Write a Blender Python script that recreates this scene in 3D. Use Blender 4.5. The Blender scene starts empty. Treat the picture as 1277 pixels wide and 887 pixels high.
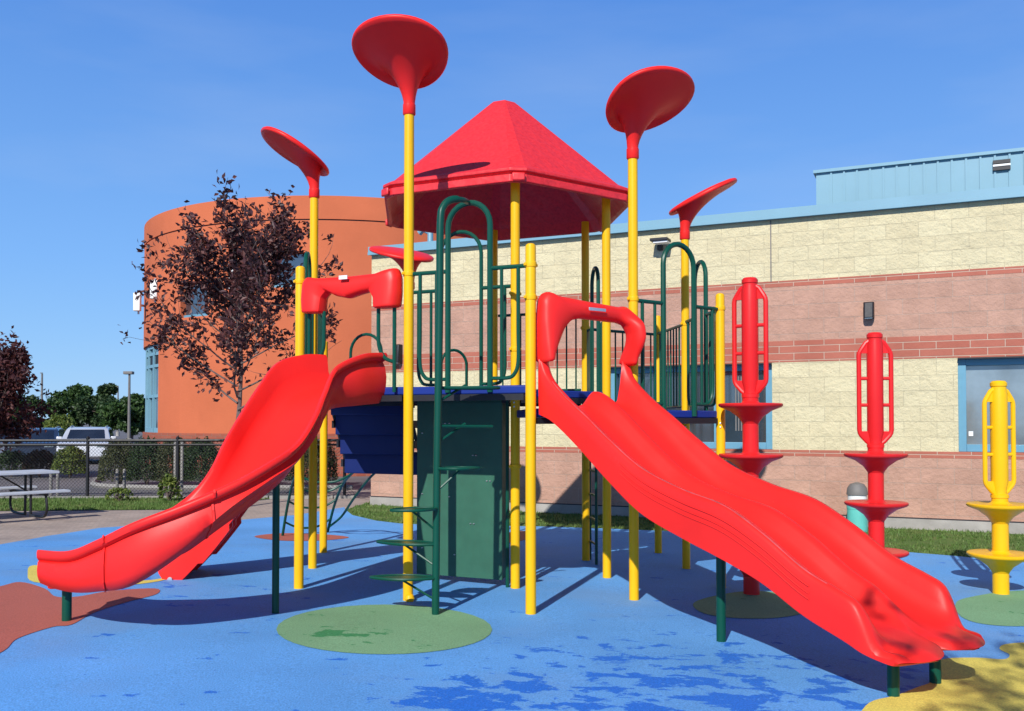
import bpy, bmesh, math, random
from mathutils import Vector, Matrix, noise
from mathutils.geometry import delaunay_2d_cdt
R = math.radians
sc = bpy.context.scene
# ------------------------------------------------------------------ camera, sky, sun, exposure
H = 1.637
cd = bpy.data.cameras.new('camera'); cam = bpy.data.objects.new('camera', cd); sc.collection.objects.link(cam)
cam.location = (0, 0, H); cam.rotation_euler = (R(91.3), 0, 0)
cd.sensor_width = 36; cd.lens = 32.42; cd.shift_y = 0.0442; cd.clip_end = 3000; cd.clip_start = .05
sc.camera = cam
sc.render.resolution_x = 1024; sc.render.resolution_y = 711
SUN_EL = 34.5; SUN_AZ = 199.0          # azimuth of the sun, clockwise from +Y
w = bpy.data.worlds.new('World'); sc.world = w; w.use_nodes = True
nt = w.node_tree; nt.nodes.clear()
sky = nt.nodes.new('ShaderNodeTexSky'); sky.sky_type = 'NISHITA'; sky.sun_disc = False
sky.sun_elevation = R(SUN_EL); sky.sun_rotation = R(SUN_AZ); sky.air_density = 1.0; sky.dust_density = .15; sky.ozone_density = 4.5; sky.altitude = 0
bg = nt.nodes.new('ShaderNodeBackground'); bg.inputs[1].default_value = .12
wo = nt.nodes.new('ShaderNodeOutputWorld')

# clear, deep blue late-summer sky: the physical sky blended with an elevation gradient, with a trace of cirrus
tc = nt.nodes.new('ShaderNodeTexCoord'); sxyz = nt.nodes.new('ShaderNodeSeparateXYZ'); nt.links.new(tc.outputs['Generated'], sxyz.inputs[0])
gr = nt.nodes.new('ShaderNodeValToRGB'); el_ = gr.color_ramp.elements; el_.new(.2); el_.new(.45); el_.new(.6)
K_ = 1 / .12
for e_, (p_, c_) in zip(el_, ((0, (.31, .60, .97)), (.16, (.20, .47, .98)), (.42, (.095, .29, .82)), (.6, (.035, .11, .36)), (1, (.010, .035, .14)))): e_.position = p_; e_.color = (*c_, 1)
nt.links.new(sxyz.outputs[2], gr.inputs[0])
sc_up = nt.nodes.new('ShaderNodeVectorMath'); sc_up.operation = 'SCALE'; sc_up.inputs['Scale'].default_value = K_; nt.links.new(gr.outputs[0], sc_up.inputs[0])
mixs = nt.nodes.new('ShaderNodeMixRGB'); mixs.inputs[0].default_value = .82; nt.links.new(sky.outputs[0], mixs.inputs[1]); nt.links.new(sc_up.outputs[0], mixs.inputs[2])
cmap = nt.nodes.new('ShaderNodeMapping'); cmap.inputs['Scale'].default_value = (1.2, 3.0, 7.0); cmap.inputs['Rotation'].default_value = (0, .5, .3); nt.links.new(tc.outputs['Generated'], cmap.inputs[0])
cn = nt.nodes.new('ShaderNodeTexNoise'); cn.inputs['Scale'].default_value = 1.6; cn.inputs['Detail'].default_value = 7; nt.links.new(cmap.outputs[0], cn.inputs['Vector'])
cr = nt.nodes.new('ShaderNodeValToRGB'); cr.color_ramp.elements[0].position = .52; cr.color_ramp.elements[1].position = .85; cr.color_ramp.elements[1].color = (.2, .2, .2, 1); nt.links.new(cn.outputs['Fac'], cr.inputs[0])
mixc = nt.nodes.new('ShaderNodeMixRGB'); nt.links.new(cr.outputs[0], mixc.inputs[0]); nt.links.new(mixs.outputs[0], mixc.inputs[1]); mixc.inputs[2].default_value = (.55 * K_, .66 * K_, .85 * K_, 1)
nt.links.new(mixc.outputs[0], bg.inputs[0]); nt.links.new(bg.outputs[0], wo.inputs[0])
sd = bpy.data.lights.new('sun', 'SUN'); sun = bpy.data.objects.new('sun', sd); sc.collection.objects.link(sun)
sd.energy = 4.95; sd.angle = R(.55); sd.color = (1, .965, .91)
sv = Vector((math.sin(R(SUN_AZ)) * math.cos(R(SUN_EL)), math.cos(R(SUN_AZ)) * math.cos(R(SUN_EL)), math.sin(R(SUN_EL))))
sun.rotation_euler = sv.to_track_quat('Z', 'Y').to_euler(); sun.location = sv * 30
sc.view_settings.view_transform = 'Standard'; sc.view_settings.look = 'None'
sc.view_settings.exposure = 0.02; sc.view_settings.gamma = 1; sc.view_settings.use_curve_mapping = False

# ------------------------------------------------------------------ materials
def nodes(name):
    m = bpy.data.materials.new(name); m.use_nodes = True
    return m, m.node_tree, m.node_tree.nodes['Principled BSDF']
def N(t, typ, **k):
    n = t.nodes.new(typ)
    for a, b in k.items(): setattr(n, a, b)
    return n
def ramp(t, fac, stops):
    r = N(t, 'ShaderNodeValToRGB'); e = r.color_ramp.elements
    while len(e) < len(stops): e.new(.5)
    for x, (p, c) in zip(e, stops):
        x.position = p; x.color = (*c, 1) if len(c) == 3 else c
    t.links.new(fac, r.inputs[0]); return r.outputs[0]
def noise_n(t, scale, detail=4, coord='Object', rough=.55, vec=None, dist=0):
    n = N(t, 'ShaderNodeTexNoise'); n.inputs['Scale'].default_value = scale; n.inputs['Detail'].default_value = detail
    n.inputs['Roughness'].default_value = rough; n.inputs['Distortion'].default_value = dist
    if vec is None: vec = N(t, 'ShaderNodeTexCoord').outputs[coord]
    t.links.new(vec, n.inputs['Vector']); return n.outputs['Fac']
def bump(t, b, h, strength, dist=.01):
    n = N(t, 'ShaderNodeBump'); n.inputs['Strength'].default_value = strength; n.inputs['Distance'].default_value = dist
    t.links.new(h, n.inputs['Height']); t.links.new(n.outputs[0], b.inputs['Normal'])
def mul(c, k): return tuple(min(1, x * k) for x in c)
def simple(name, col, rough=.5, metal=0, var=.12, scale=6, bmp=0, bscale=60, spec=None, coat=0):
    m, t, b = nodes(name)
    b.inputs['Roughness'].default_value = rough; b.inputs['Metallic'].default_value = metal
    if spec is not None: b.inputs['Specular IOR Level'].default_value = spec
    if coat: b.inputs['Coat Weight'].default_value = coat; b.inputs['Coat Roughness'].default_value = .15
    f = noise_n(t, scale)
    t.links.new(ramp(t, f, [(.3, mul(col, 1 - var)), (.7, mul(col, 1 + var))]), b.inputs['Base Color'])
    rr = N(t, 'ShaderNodeMapRange'); rr.inputs[3].default_value = max(.03, rough - .08); rr.inputs[4].default_value = min(1, rough + .1)
    t.links.new(noise_n(t, scale * 3.3), rr.inputs[0]); t.links.new(rr.outputs[0], b.inputs['Roughness'])
    if bmp: bump(t, b, noise_n(t, bscale), bmp)
    return m
def plastic(name, col, rough=.38):
    """rotomoulded plastic: faint orange peel, faint scuffs and dust"""
    m, t, b = nodes(name)
    f = noise_n(t, 1.7, 5)
    base = ramp(t, f, [(.3, mul(col, .93)), (.7, mul(col, 1.06))])
    mp = N(t, 'ShaderNodeMapping'); mp.inputs['Scale'].default_value = (9, 9, 2)
    t.links.new(N(t, 'ShaderNodeTexCoord').outputs['Object'], mp.inputs[0])
    sc_ = noise_n(t, 5, 8, vec=mp.outputs[0], rough=.75)
    mask = ramp(t, sc_, [(.64, (0, 0, 0)), (.76, (.38, .38, .38))])
    mx = N(t, 'ShaderNodeMixRGB'); t.links.new(mask, mx.inputs[0]); t.links.new(base, mx.inputs[1])
    mx.inputs[2].default_value = (min(1, col[0] * .8 + .12), col[1] * .7 + .12, col[2] * .7 + .11, 1)
    t.links.new(mx.outputs[0], b.inputs['Base Color'])
    rr = N(t, 'ShaderNodeMapRange'); rr.inputs[3].default_value = rough - .06; rr.inputs[4].default_value = rough + .16
    t.links.new(noise_n(t, 4, 6), rr.inputs[0]); t.links.new(rr.outputs[0], b.inputs['Roughness'])
    b.inputs['Specular IOR Level'].default_value = .28
    bump(t, b, noise_n(t, 140, 2), .08, .004)
    return m
M = {}
M['red'] = plastic('red_plastic', (.84, .022, .018))
M['redpod'] = plastic('red_powder_coat', (.70, .018, .020), .33)
M['yellow'] = plastic('yellow_powder_coat', (.86, .47, .006), .34)
M['green'] = plastic('green_powder_coat', (.003, .068, .043), .32)
M['panelgreen'] = simple('green_steel_panel', (.027, .115, .07), .5, var=.1)
M['blue'] = plastic('blue_vinyl', (.009, .030, .215), .45)
M['blueshade'] = plastic('shaded_blue_vinyl', (.006, .017, .115), .5)  # stair copy of the blue vinyl, deck shade darkened into its colour
M['dark'] = simple('dark_bracket', (.012, .012, .016), .5)
M['steel'] = simple('zinc_bolt', (.6, .6, .6), .35, .8)
def roof_mat():
    m, t, b = nodes('red_textured_roof')
    v = N(t, 'ShaderNodeTexVoronoi'); v.inputs['Scale'].default_value = 9
    t.links.new(N(t, 'ShaderNodeTexCoord').outputs['Object'], v.inputs['Vector'])
    t.links.new(ramp(t, noise_n(t, 30, 5), [(.2, (.56, .016, .022)), (.5, (.76, .028, .034)), (.8, (.82, .04, .045))]), b.inputs['Base Color'])
    b.inputs['Roughness'].default_value = .45
    bump(t, b, v.outputs['Distance'], .35, .02)
    return m
M['roof'] = roof_mat(); M['scuff'] = simple('scuffed_edge', (.50, .055, .06), .6, var=.3, scale=9)
def rubber(name, col, wet, spots=True):
    """poured rubber safety surface: fine granules, faded areas, damp blots"""
    m, t, b = nodes(name)
    co = N(t, 'ShaderNodeTexCoord').outputs['Object']
    big = noise_n(t, .6, 6, vec=co); gran = noise_n(t, 90, 3, vec=co)
    a = ramp(t, big, [(.3, mul(col, .86)), (.7, mul(col, 1.12))])
    g = ramp(t, gran, [(.3, (.74, .74, .74)), (.7, (1.22, 1.22, 1.22))])
    mx = N(t, 'ShaderNodeMixRGB', blend_type='MULTIPLY'); mx.inputs[0].default_value = 1
    t.links.new(a, mx.inputs[1]); t.links.new(g, mx.inputs[2]); out = mx.outputs[0]
    # grey, dusty wear in wide soft areas
    wear = ramp(t, noise_n(t, .33, 5, vec=co, rough=.6), [(.5, (0, 0, 0)), (.72, (.5, .5, .5))])
    m4 = N(t, 'ShaderNodeMixRGB'); t.links.new(wear, m4.inputs[0]); t.links.new(out, m4.inputs[1]); m4.inputs[2].default_value = (.21, .30, .44, 1) if col[2] > .4 else (*mul(col, 1.2), 1)
    out = m4.outputs[0]
    rough = .78
    if spots:
        mp = N(t, 'ShaderNodeMapping'); mp.inputs['Scale'].default_value = (1.0, 1.5, 1); mp.inputs['Rotation'].default_value = (0, 0, .5)
        t.links.new(co, mp.inputs[0])
        n1 = noise_n(t, 3.1, 9, vec=mp.outputs[0], rough=.68, dist=.3)
        # damp patch in front of the double slide, stray blots elsewhere
        dist = N(t, 'ShaderNodeVectorMath', operation='DISTANCE'); t.links.new(co, dist.inputs[0]); dist.inputs[1].default_value = (1.15, 5.6, 0)
        mr = N(t, 'ShaderNodeMapRange'); mr.inputs[1].default_value = .4; mr.inputs[2].default_value = 2.2; mr.inputs[3].default_value = .14; mr.inputs[4].default_value = 0
        t.links.new(dist.outputs['Value'], mr.inputs[0])
        ad = N(t, 'ShaderNodeMath', operation='ADD'); t.links.new(n1, ad.inputs[0]); t.links.new(mr.outputs[0], ad.inputs[1])
        for cc_, r1_, amt in (((-.35, 5.25, 0), .9, .13), ((-1.25, 7.0, 0), .45, .15), ((-3.5, 9.0, 0), 1.6, .07)):
            d2 = N(t, 'ShaderNodeVectorMath', operation='DISTANCE'); t.links.new(co, d2.inputs[0]); d2.inputs[1].default_value = cc_
            mr2 = N(t, 'ShaderNodeMapRange'); mr2.inputs[1].default_value = .1; mr2.inputs[2].default_value = r1_; mr2.inputs[3].default_value = amt; mr2.inputs[4].default_value = 0
            t.links.new(d2.outputs['Value'], mr2.inputs[0]); ad2 = N(t, 'ShaderNodeMath', operation='ADD'); t.links.new(ad.outputs[0], ad2.inputs[0]); t.links.new(mr2.outputs[0], ad2.inputs[1]); ad = ad2
        mk = ramp(t, ad.outputs[0], [(.63, (0, 0, 0)), (.652, (1, 1, 1))])
        m2 = N(t, 'ShaderNodeMixRGB'); t.links.new(mk, m2.inputs[0]); t.links.new(out, m2.inputs[1])
        m3 = N(t, 'ShaderNodeMixRGB', blend_type='MULTIPLY'); m3.inputs[0].default_value = 1; m3.inputs[1].default_value = (*wet, 1); t.links.new(g, m3.inputs[2])
        t.links.new(m3.outputs[0], m2.inputs[2]); out = m2.outputs[0]
    t.links.new(out, b.inputs['Base Color']); b.inputs['Roughness'].default_value = rough; b.inputs['Specular IOR Level'].default_value = .25
    bump(t, b, gran, .5, .006)
    return m
M['rub_blue'] = rubber('blue_rubber', (.115, .345, .72), (.022, .165, .62))
M['rub_green'] = rubber('green_rubber', (.19, .37, .20), (.05, .24, .09))
M['rub_red'] = rubber('brick_red_rubber', (.42, .12, .085), (.30, .08, .06), False)
M['rub_yellow'] = rubber('yellow_rubber', (.72, .59, .12), (.4, .33, .08), False)
def asphalt():
    m, t, b = nodes('asphalt')
    t.links.new(ramp(t, noise_n(t, .35, 8), [(.3, (.105, .10, .105)), (.7, (.17, .16, .165))]), b.inputs['Base Color'])
    b.inputs['Roughness'].default_value = .9; bump(t, b, noise_n(t, 80, 3), .4, .01); return m
M['asphalt'] = asphalt()
def pavers():
    m, t, b = nodes('paver_path')
    br = N(t, 'ShaderNodeTexBrick'); br.inputs['Scale'].default_value = 4.5
    for i, c in ((1, (.36, .29, .245)), (2, (.44, .35, .29)), (3, (.25, .21, .18))): br.inputs[i].default_value = (*c, 1)
    br.inputs['Mortar Size'].default_value = .015; br.inputs['Bias'].default_value = 0
    mp = N(t, 'ShaderNodeMapping'); mp.inputs['Rotation'].default_value = (0, 0, .43)
    t.links.new(N(t, 'ShaderNodeTexCoord').outputs['Object'], mp.inputs[0]); t.links.new(mp.outputs[0], br.inputs['Vector'])
    mx = N(t, 'ShaderNodeMixRGB', blend_type='MULTIPLY'); mx.inputs[0].default_value = 1; t.links.new(br.outputs[0], mx.inputs[1])
    t.links.new(ramp(t, noise_n(t, 1.3, 7), [(.3, (.8, .8, .8)), (.7, (1.1, 1.1, 1.1))]), mx.inputs[2])
    t.links.new(mx.outputs[0], b.inputs['Base Color']); b.inputs['Roughness'].default_value = .9
    bump(t, b, br.outputs['Fac'], -.3, .01); return m
M['pavers'] = pavers()
def soil():
    m, t, b = nodes('turf')
    t.links.new(ramp(t, noise_n(t, 2.5, 8), [(.25, (.06, .10, .018)), (.5, (.085, .155, .024)), (.75, (.16, .17, .05))]), b.inputs['Base Color'])
    b.inputs['Roughness'].default_value = 1; bump(t, b, noise_n(t, 60, 5), .8, .03); return m
M['soil'] = soil()
def blade():
    m, t, b = nodes('grass_blade')
    t.links.new(ramp(t, noise_n(t, 3.1, 6), [(.25, (.055, .105, .016)), (.5, (.09, .165, .026)), (.75, (.19, .19, .07))]), b.inputs['Base Color'])
    b.inputs['Roughness'].default_value = .7; return m
M['blade'] = blade()
def leafm(name, c1, c2, c3, trans=.25):
    m, t, b = nodes(name)
    gi = N(t, 'ShaderNodeNewGeometry')
    t.links.new(ramp(t, gi.outputs['Random Per Island'], [(0, c1), (.55, c2), (1, c3)]), b.inputs['Base Color'])
    b.inputs['Roughness'].default_value = .55
    o = t.nodes['Material Output']; tr = N(t, 'ShaderNodeBsdfTranslucent'); ms = N(t, 'ShaderNodeMixShader'); ms.inputs[0].default_value = trans
    t.links.new(ramp(t, gi.outputs['Random Per Island'], [(0, c2), (1, c3)]), tr.inputs[0])
    t.links.new(b.outputs[0], ms.inputs[1]); t.links.new(tr.outputs[0], ms.inputs[2]); t.links.new(ms.outputs[0], o.inputs[0])
    return m
M['purple'] = leafm('purple_leaf', (.035, .012, .015), (.075, .022, .026), (.15, .05, .038), .25)
M['leaf'] = leafm('green_leaf', (.018, .05, .012), (.04, .09, .02), (.085, .15, .035))
M['leaf2'] = leafm('yellow_green_leaf', (.05, .09, .012), (.11, .16, .025), (.22, .25, .05))
M['leafdk'] = leafm('dark_green_leaf', (.016, .038, .012), (.03, .065, .018), (.06, .1, .028))
M['leafolive'] = leafm('olive_leaf', (.03, .045, .014), (.065, .08, .025), (.13, .13, .05))
M['leafred'] = leafm('reddish_leaf', (.03, .015, .012), (.07, .03, .02), (.1, .08, .03))
M['bark'] = simple('bark', (.13, .095, .085), .9, var=.3, scale=14, bmp=.5)
def block(name, c1, c2, mortar, bw, bh, split, msize=.006, off=.5, big=.1):
    """masonry in the wall's own plane: object x along the wall, z up"""
    m, t, b = nodes(name)
    co = N(t, 'ShaderNodeTexCoord').outputs['Object']
    sx = N(t, 'ShaderNodeSeparateXYZ'); t.links.new(co, sx.inputs[0]); cb = N(t, 'ShaderNodeCombineXYZ')
    t.links.new(sx.outputs[0], cb.inputs[0]); t.links.new(sx.outputs[2], cb.inputs[1])
    br = N(t, 'ShaderNodeTexBrick'); br.inputs['Scale'].default_value = 1; br.offset = off
    br.inputs['Brick Width'].default_value = bw; br.inputs['Row Height'].default_value = bh; br.inputs['Mortar Size'].default_value = msize
    br.inputs['Mortar Smooth'].default_value = .2
    for i, c in ((1, c1), (2, c2), (3, mortar)): br.inputs[i].default_value = (*c, 1)
    t.links.new(cb.outputs[0], br.inputs['Vector'])
    mx = N(t, 'ShaderNodeMixRGB', blend_type='MULTIPLY'); mx.inputs[0].default_value = 1; t.links.new(br.outputs[0], mx.inputs[1])
    t.links.new(ramp(t, noise_n(t, 2.2, 8, vec=co), [(.3, (1 - big,) * 3), (.7, (1 + big * .7,) * 3)]), mx.inputs[2])
    t.links.new(mx.outputs[0], b.inputs['Base Color']); b.inputs['Roughness'].default_value = .92; b.inputs['Specular IOR Level'].default_value = .2
    n1 = noise_n(t, 11, 7, vec=co, rough=.65)
    if split > 1: n1 = noise_n(t, 7, 9, vec=co, rough=.7)
    a = N(t, 'ShaderNodeMath', operation='MULTIPLY_ADD'); t.links.new(n1, a.inputs[0]); a.inputs[1].default_value = split
    inv = N(t, 'ShaderNodeMath', operation='MULTIPLY'); t.links.new(br.outputs['Fac'], inv.inputs[0]); inv.inputs[1].default_value = -.24 if split < 1 and bh > .2 else (-.3 if split < 1 else -.13)
    t.links.new(inv.outputs[0], a.inputs[2]); bump(t, b, a.outputs[0], .9, .05)
    return m
M['cream'] = block('cream_split_block', (.66, .575, .36), (.70, .62, .395), (.60, .53, .345), .46, .234, 1.3, .003, big=.08)
M['salmon'] = block('salmon_block', (.455, .265, .195), (.515, .305, .225), (.52, .36, .28), .46, .234, .7, .005, big=.14)
M['course'] = block('brick_red_course', (.39, .125, .085), (.43, .145, .10), (.55, .38, .29), .46, .114, .25, .007, off=.5, big=.1)
M['found'] = simple('concrete_base', (.34, .32, .29), .9, var=.2, scale=3, bmp=.4)
M['orange'] = simple('orange_render', (.545, .145, .066), .9, var=.09, scale=.55, bmp=.5, bscale=18, spec=.2)
M['brickbase'] = block('dark_brick_base', (.30, .085, .055), (.36, .11, .07), (.3, .2, .16), .3, .1, .2)
M['bluemetal'] = simple('pale_blue_metal', (.17, .34, .43), .5, .0, var=.06, scale=.7)
M['blueframe'] = simple('blue_window_frame', (.12, .30, .41), .4, var=.05)
M['rail_black'] = simple('black_vinyl', (.009, .009, .011), .5)
M['white'] = simple('white_paint', (.78, .78, .76), .5, var=.04)
M['grey'] = simple('grey_plastic', (.16, .15, .14), .6)
M['galv'] = simple('galvanised_steel', (.48, .50, .53), .4, .6)
M['tabletop'] = simple('grey_coated_slats', (.50, .53, .58), .5, var=.08)
M['teal'] = simple('turquoise_pipe', (.12, .50, .44), .5, var=.08)
M['tyre'] = simple('tyre_rubber', (.02, .02, .02), .85)
M['stone'] = simple('pale_kerb', (.27, .255, .235), .9, bmp=.3)
def glass(name, col, rough=.06, streak=False):
    m, t, b = nodes(name); b.inputs['Roughness'].default_value = rough
    b.inputs['Specular IOR Level'].default_value = 1.0; b.inputs['IOR'].default_value = 1.9
    t.links.new(ramp(t, noise_n(t, 1.1, 5), [(.35, mul(col, .6)), (.65, mul(col, 1.4))]), b.inputs['Base Color'])
    bump(t, b, noise_n(t, 1.5, 2), .04, .02); return m
M['glass'] = glass('window_glass', (.03, .045, .06)); M['glasspale'] = glass('painted_reflection_glass', (.16, .20, .22), .08)  # pale glass: the light grey reflection is painted into its base colour
M['carglass'] = glass('car_glass', (.015, .02, .03))
M['carwhite'] = simple('silver_white_paint', (.62, .65, .70), .25, .1, var=.02, coat=.6)
M['cardark'] = simple('dark_car_paint', (.02, .025, .04), .22, .1, var=.05, coat=.7)
M['carred'] = simple('grey_car_paint', (.16, .17, .2), .22, .2, var=.05, coat=.7)
M['lamp_red'] = simple('tail_lamp', (.4, .01, .01), .2)

# ------------------------------------------------------------------ mesh helpers
ORG = {}
def catmull(pts, n=8):
    P_ = [Vector(p) for p in pts]
    if len(P_) < 3: return P_
    out = []
    for i in range(len(P_) - 1):
        p0 = P_[max(i - 1, 0)]; p1 = P_[i]; p2 = P_[i + 1]; p3 = P_[min(i + 2, len(P_) - 1)]
        for k in range(n):
            s = k / n
            out.append(.5 * ((2 * p1) + (p2 - p0) * s + (2 * p0 - 5 * p1 + 4 * p2 - p3) * s * s + (3 * p1 - p0 - 3 * p2 + p3) * s ** 3))
    out.append(P_[-1]); return out
class MB:
    def __init__(s): s.v = []; s.f = []
    def add(s, vs, fs):
        o = len(s.v); s.v += [Vector(v) for v in vs]; s.f += [tuple(i + o for i in f) for f in fs]
    def box(s, c, size, rz=0, ax=None):
        c = Vector(c); hx, hy, hz = [q / 2 for q in size]
        m = Matrix.Rotation(rz, 3, 'Z') if ax is None else ax
        vs = [c + m @ Vector((x * hx, y * hy, z * hz)) for x in (-1, 1) for y in (-1, 1) for z in (-1, 1)]
        s.add(vs, [(0, 1, 3, 2), (4, 6, 7, 5), (0, 4, 5, 1), (2, 3, 7, 6), (0, 2, 6, 4), (1, 5, 7, 3)])
    def rings(s, rings, cap=True, closed=True):
        n = len(rings[0]); o = len(s.v)
        for r in rings: s.v += [Vector(p) for p in r]
        for i in range(len(rings) - 1):
            for k in range(n if closed else n - 1):
                a = o + i * n + k; b = o + i * n + (k + 1) % n
                s.f.append((a, b, b + n, a + n))
        if cap:
            s.f.append(tuple(o + k for k in range(n))[::-1]); s.f.append(tuple(o + (len(rings) - 1) * n + k for k in range(n)))
    def tube(s, pts, r, seg=8, cap=True, closed=False):
        pts = [Vector(p) for p in pts]; rs = r if isinstance(r, (list, tuple)) else [r] * len(pts)
        rings = []; prev = None
        for i, p in enumerate(pts):
            if closed: d = pts[(i + 1) % len(pts)] - pts[i - 1]
            else: d = pts[min(i + 1, len(pts) - 1)] - pts[max(i - 1, 0)]
            if d.length < 1e-9: d = Vector((0, 0, 1))
            d.normalize()
            if prev is None:
                a = Vector((0, 0, 1)) if abs(d.z) < .9 else Vector((1, 0, 0)); u = d.cross(a).normalized()
            else:
                u = (prev - d * prev.dot(d)); u = u.normalized() if u.length > 1e-6 else d.orthogonal().normalized()
            prev = u; v = d.cross(u)
            rings.append([p + rs[i] * (math.cos(2 * math.pi * k / seg) * u + math.sin(2 * math.pi * k / seg) * v) for k in range(seg)])
        if closed: rings.append(rings[0])
        s.rings(rings, cap and not closed)
    def lathe(s, c, prof, seg=20, axis=None):
        c = Vector(c); m = axis or Matrix.Identity(3)
        s.rings([[c + m @ Vector((r * math.cos(2 * math.pi * k / seg), r * math.sin(2 * math.pi * k / seg), z)) for k in range(seg)] for r, z in prof])
    def prism(s, outline, z0, z1):
        n = len(outline); s.rings([[(p[0], p[1], z0) for p in outline], [(p[0], p[1], z1) for p in outline]])
    def build(s, name, mat, parent=None, smooth=True, bevel=0, seg=2, sub=0, auto=35, merge=False):
        me = bpy.data.meshes.new(name); org = ORG.get(parent.name, Vector()) if parent else Vector()
        me.from_pydata([v - org for v in s.v], [], s.f); me.update()
        bm = bmesh.new(); bm.from_mesh(me)
        if merge: bmesh.ops.remove_doubles(bm, verts=bm.verts, dist=1e-5)
        bmesh.ops.recalc_face_normals(bm, faces=bm.faces); bm.to_mesh(me); bm.free()
        o = bpy.data.objects.new(name, me); sc.collection.objects.link(o); me.materials.append(mat)
        if parent: o.parent = parent; ORG[o.name] = org
        if smooth:
            me.polygons.foreach_set('use_smooth', [True] * len(me.polygons))
            me.set_sharp_from_angle(angle=R(auto))
        if bevel:
            b = o.modifiers.new('bevel', 'BEVEL'); b.width = bevel; b.segments = seg; b.limit_method = 'ANGLE'; b.angle_limit = R(30)
        if sub:
            b = o.modifiers.new('sub', 'SUBSURF'); b.levels = sub; b.render_levels = sub
        return o
def tag(o, label, cat, group=None, kind=None):
    if label: o['label'] = label
    if cat: o['category'] = cat
    if group: o['group'] = group
    if kind: o['kind'] = kind
    return o
def thing(name, label, cat, loc=(0, 0, 0), rz=0, group=None, local=False):
    o = bpy.data.objects.new(name, None); sc.collection.objects.link(o); o.location = loc; o.rotation_euler = (0, 0, rz)
    o.empty_display_size = .2
    ORG[o.name] = Vector() if local else Vector(loc)
    return tag(o, label, cat, group)
def structure(o): o['kind'] = 'structure'; return o
def sstep(a, b, x): t = max(0, min(1, (x - a) / (b - a))); return t * t * (3 - 2 * t)
def gz(x, y):   # the surface falls about one degree to the right
    return -.018 * max(-5, min(6, x)) * sstep(0, 3, y) * (1 - sstep(11, 13.5, y)) * (1 - sstep(8, 11.5, abs(x)))
F = 1150.; CX = 638.5; Y0 = 526.
def gp(px, py):
    k = (px - CX) / F; Y = H * F / (py - Y0)
    for _ in range(15): Y = (H - gz(k * Y, Y)) * F / (py - Y0)
    return (k * Y, Y)
def xa(px, Y): return (px - CX) / F * Y
def za(py, Y): return H + (Y0 - py) * Y / F
rnd = random.Random(5)

# ------------------------------------------------------------------ ground
def frange(a, b, s):
    out = []; x = a
    while x < b + 1e-6: out.append(round(x, 4)); x += s
    return out
def ground():
    xs = frange(-12, 12, .25); ys = frange(-2, 20, .25); mb = MB()
    vs = [(x, y, gz(x, y)) for y in ys for x in xs]; n = len(xs)
    mb.add(vs, [(j * n + i, j * n + i + 1, (j + 1) * n + i + 1, (j + 1) * n + i) for j in range(len(ys) - 1) for i in range(n - 1)])
    X = [-1500, -12, 12, 1500]; Yy = [-1500, -2, 20, 2500]
    for i in range(3):
        for j in range(3):
            if i == 1 and j == 1: continue
            mb.add([(X[i], Yy[j], 0), (X[i + 1], Yy[j], 0), (X[i + 1], Yy[j + 1], 0), (X[i], Yy[j + 1], 0)], [(0, 1, 2, 3)])
    o = mb.build('ground', M['asphalt'], smooth=False); structure(o)
ground()
def smooth_loop(pts, n=6):
    P_ = [Vector((p[0], p[1])) for p in pts]; out = []; L_ = len(P_)
    for i in range(L_):
        p0, p1, p2, p3 = P_[i - 1], P_[i], P_[(i + 1) % L_], P_[(i + 2) % L_]
        for k in range(n):
            s = k / n
            out.append(.5 * ((2 * p1) + (p2 - p0) * s + (2 * p0 - 5 * p1 + 4 * p2 - p3) * s * s + (3 * p1 - p0 - 3 * p2 + p3) * s ** 3))
    return out
def inside(p, poly):
    c = False; j = len(poly) - 1
    for i in range(len(poly)):
        if (poly[i][1] > p[1]) != (poly[j][1] > p[1]) and p[0] < (poly[j][0] - poly[i][0]) * (p[1] - poly[i][1]) / (poly[j][1] - poly[i][1]) + poly[i][0]: c = not c
        j = i
    return c
def sheet(name, poly, dz, mat):
    poly = [Vector((p[0], p[1])) for p in poly]; dense = []
    for i, p in enumerate(poly):
        q = poly[(i + 1) % len(poly)]; k = max(1, int((q - p).length / .25))
        dense += [p.lerp(q, t / k) for t in range(k)]
    x0, x1 = min(p.x for p in dense), max(p.x for p in dense); y0, y1 = min(p.y for p in dense), max(p.y for p in dense)
    pts = list(dense); n = len(dense)
    for x in frange(math.ceil(x0 * 4) / 4, x1, .25):
        for y in frange(math.ceil(y0 * 4) / 4, y1, .25):
            if inside((x, y), dense): pts.append(Vector((x + .001, y + .001)))
    vs, _, fs, *_ = delaunay_2d_cdt(pts, [(i, (i + 1) % n) for i in range(n)], [list(range(n))], 1, 1e-4)
    mb = MB(); mb.add([(v.x, v.y, gz(v.x, v.y) + dz) for v in vs], fs)
    o = mb.build(name, mat, smooth=False); return structure(o)
def gps(l): return [gp(*p) for p in l]
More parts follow.
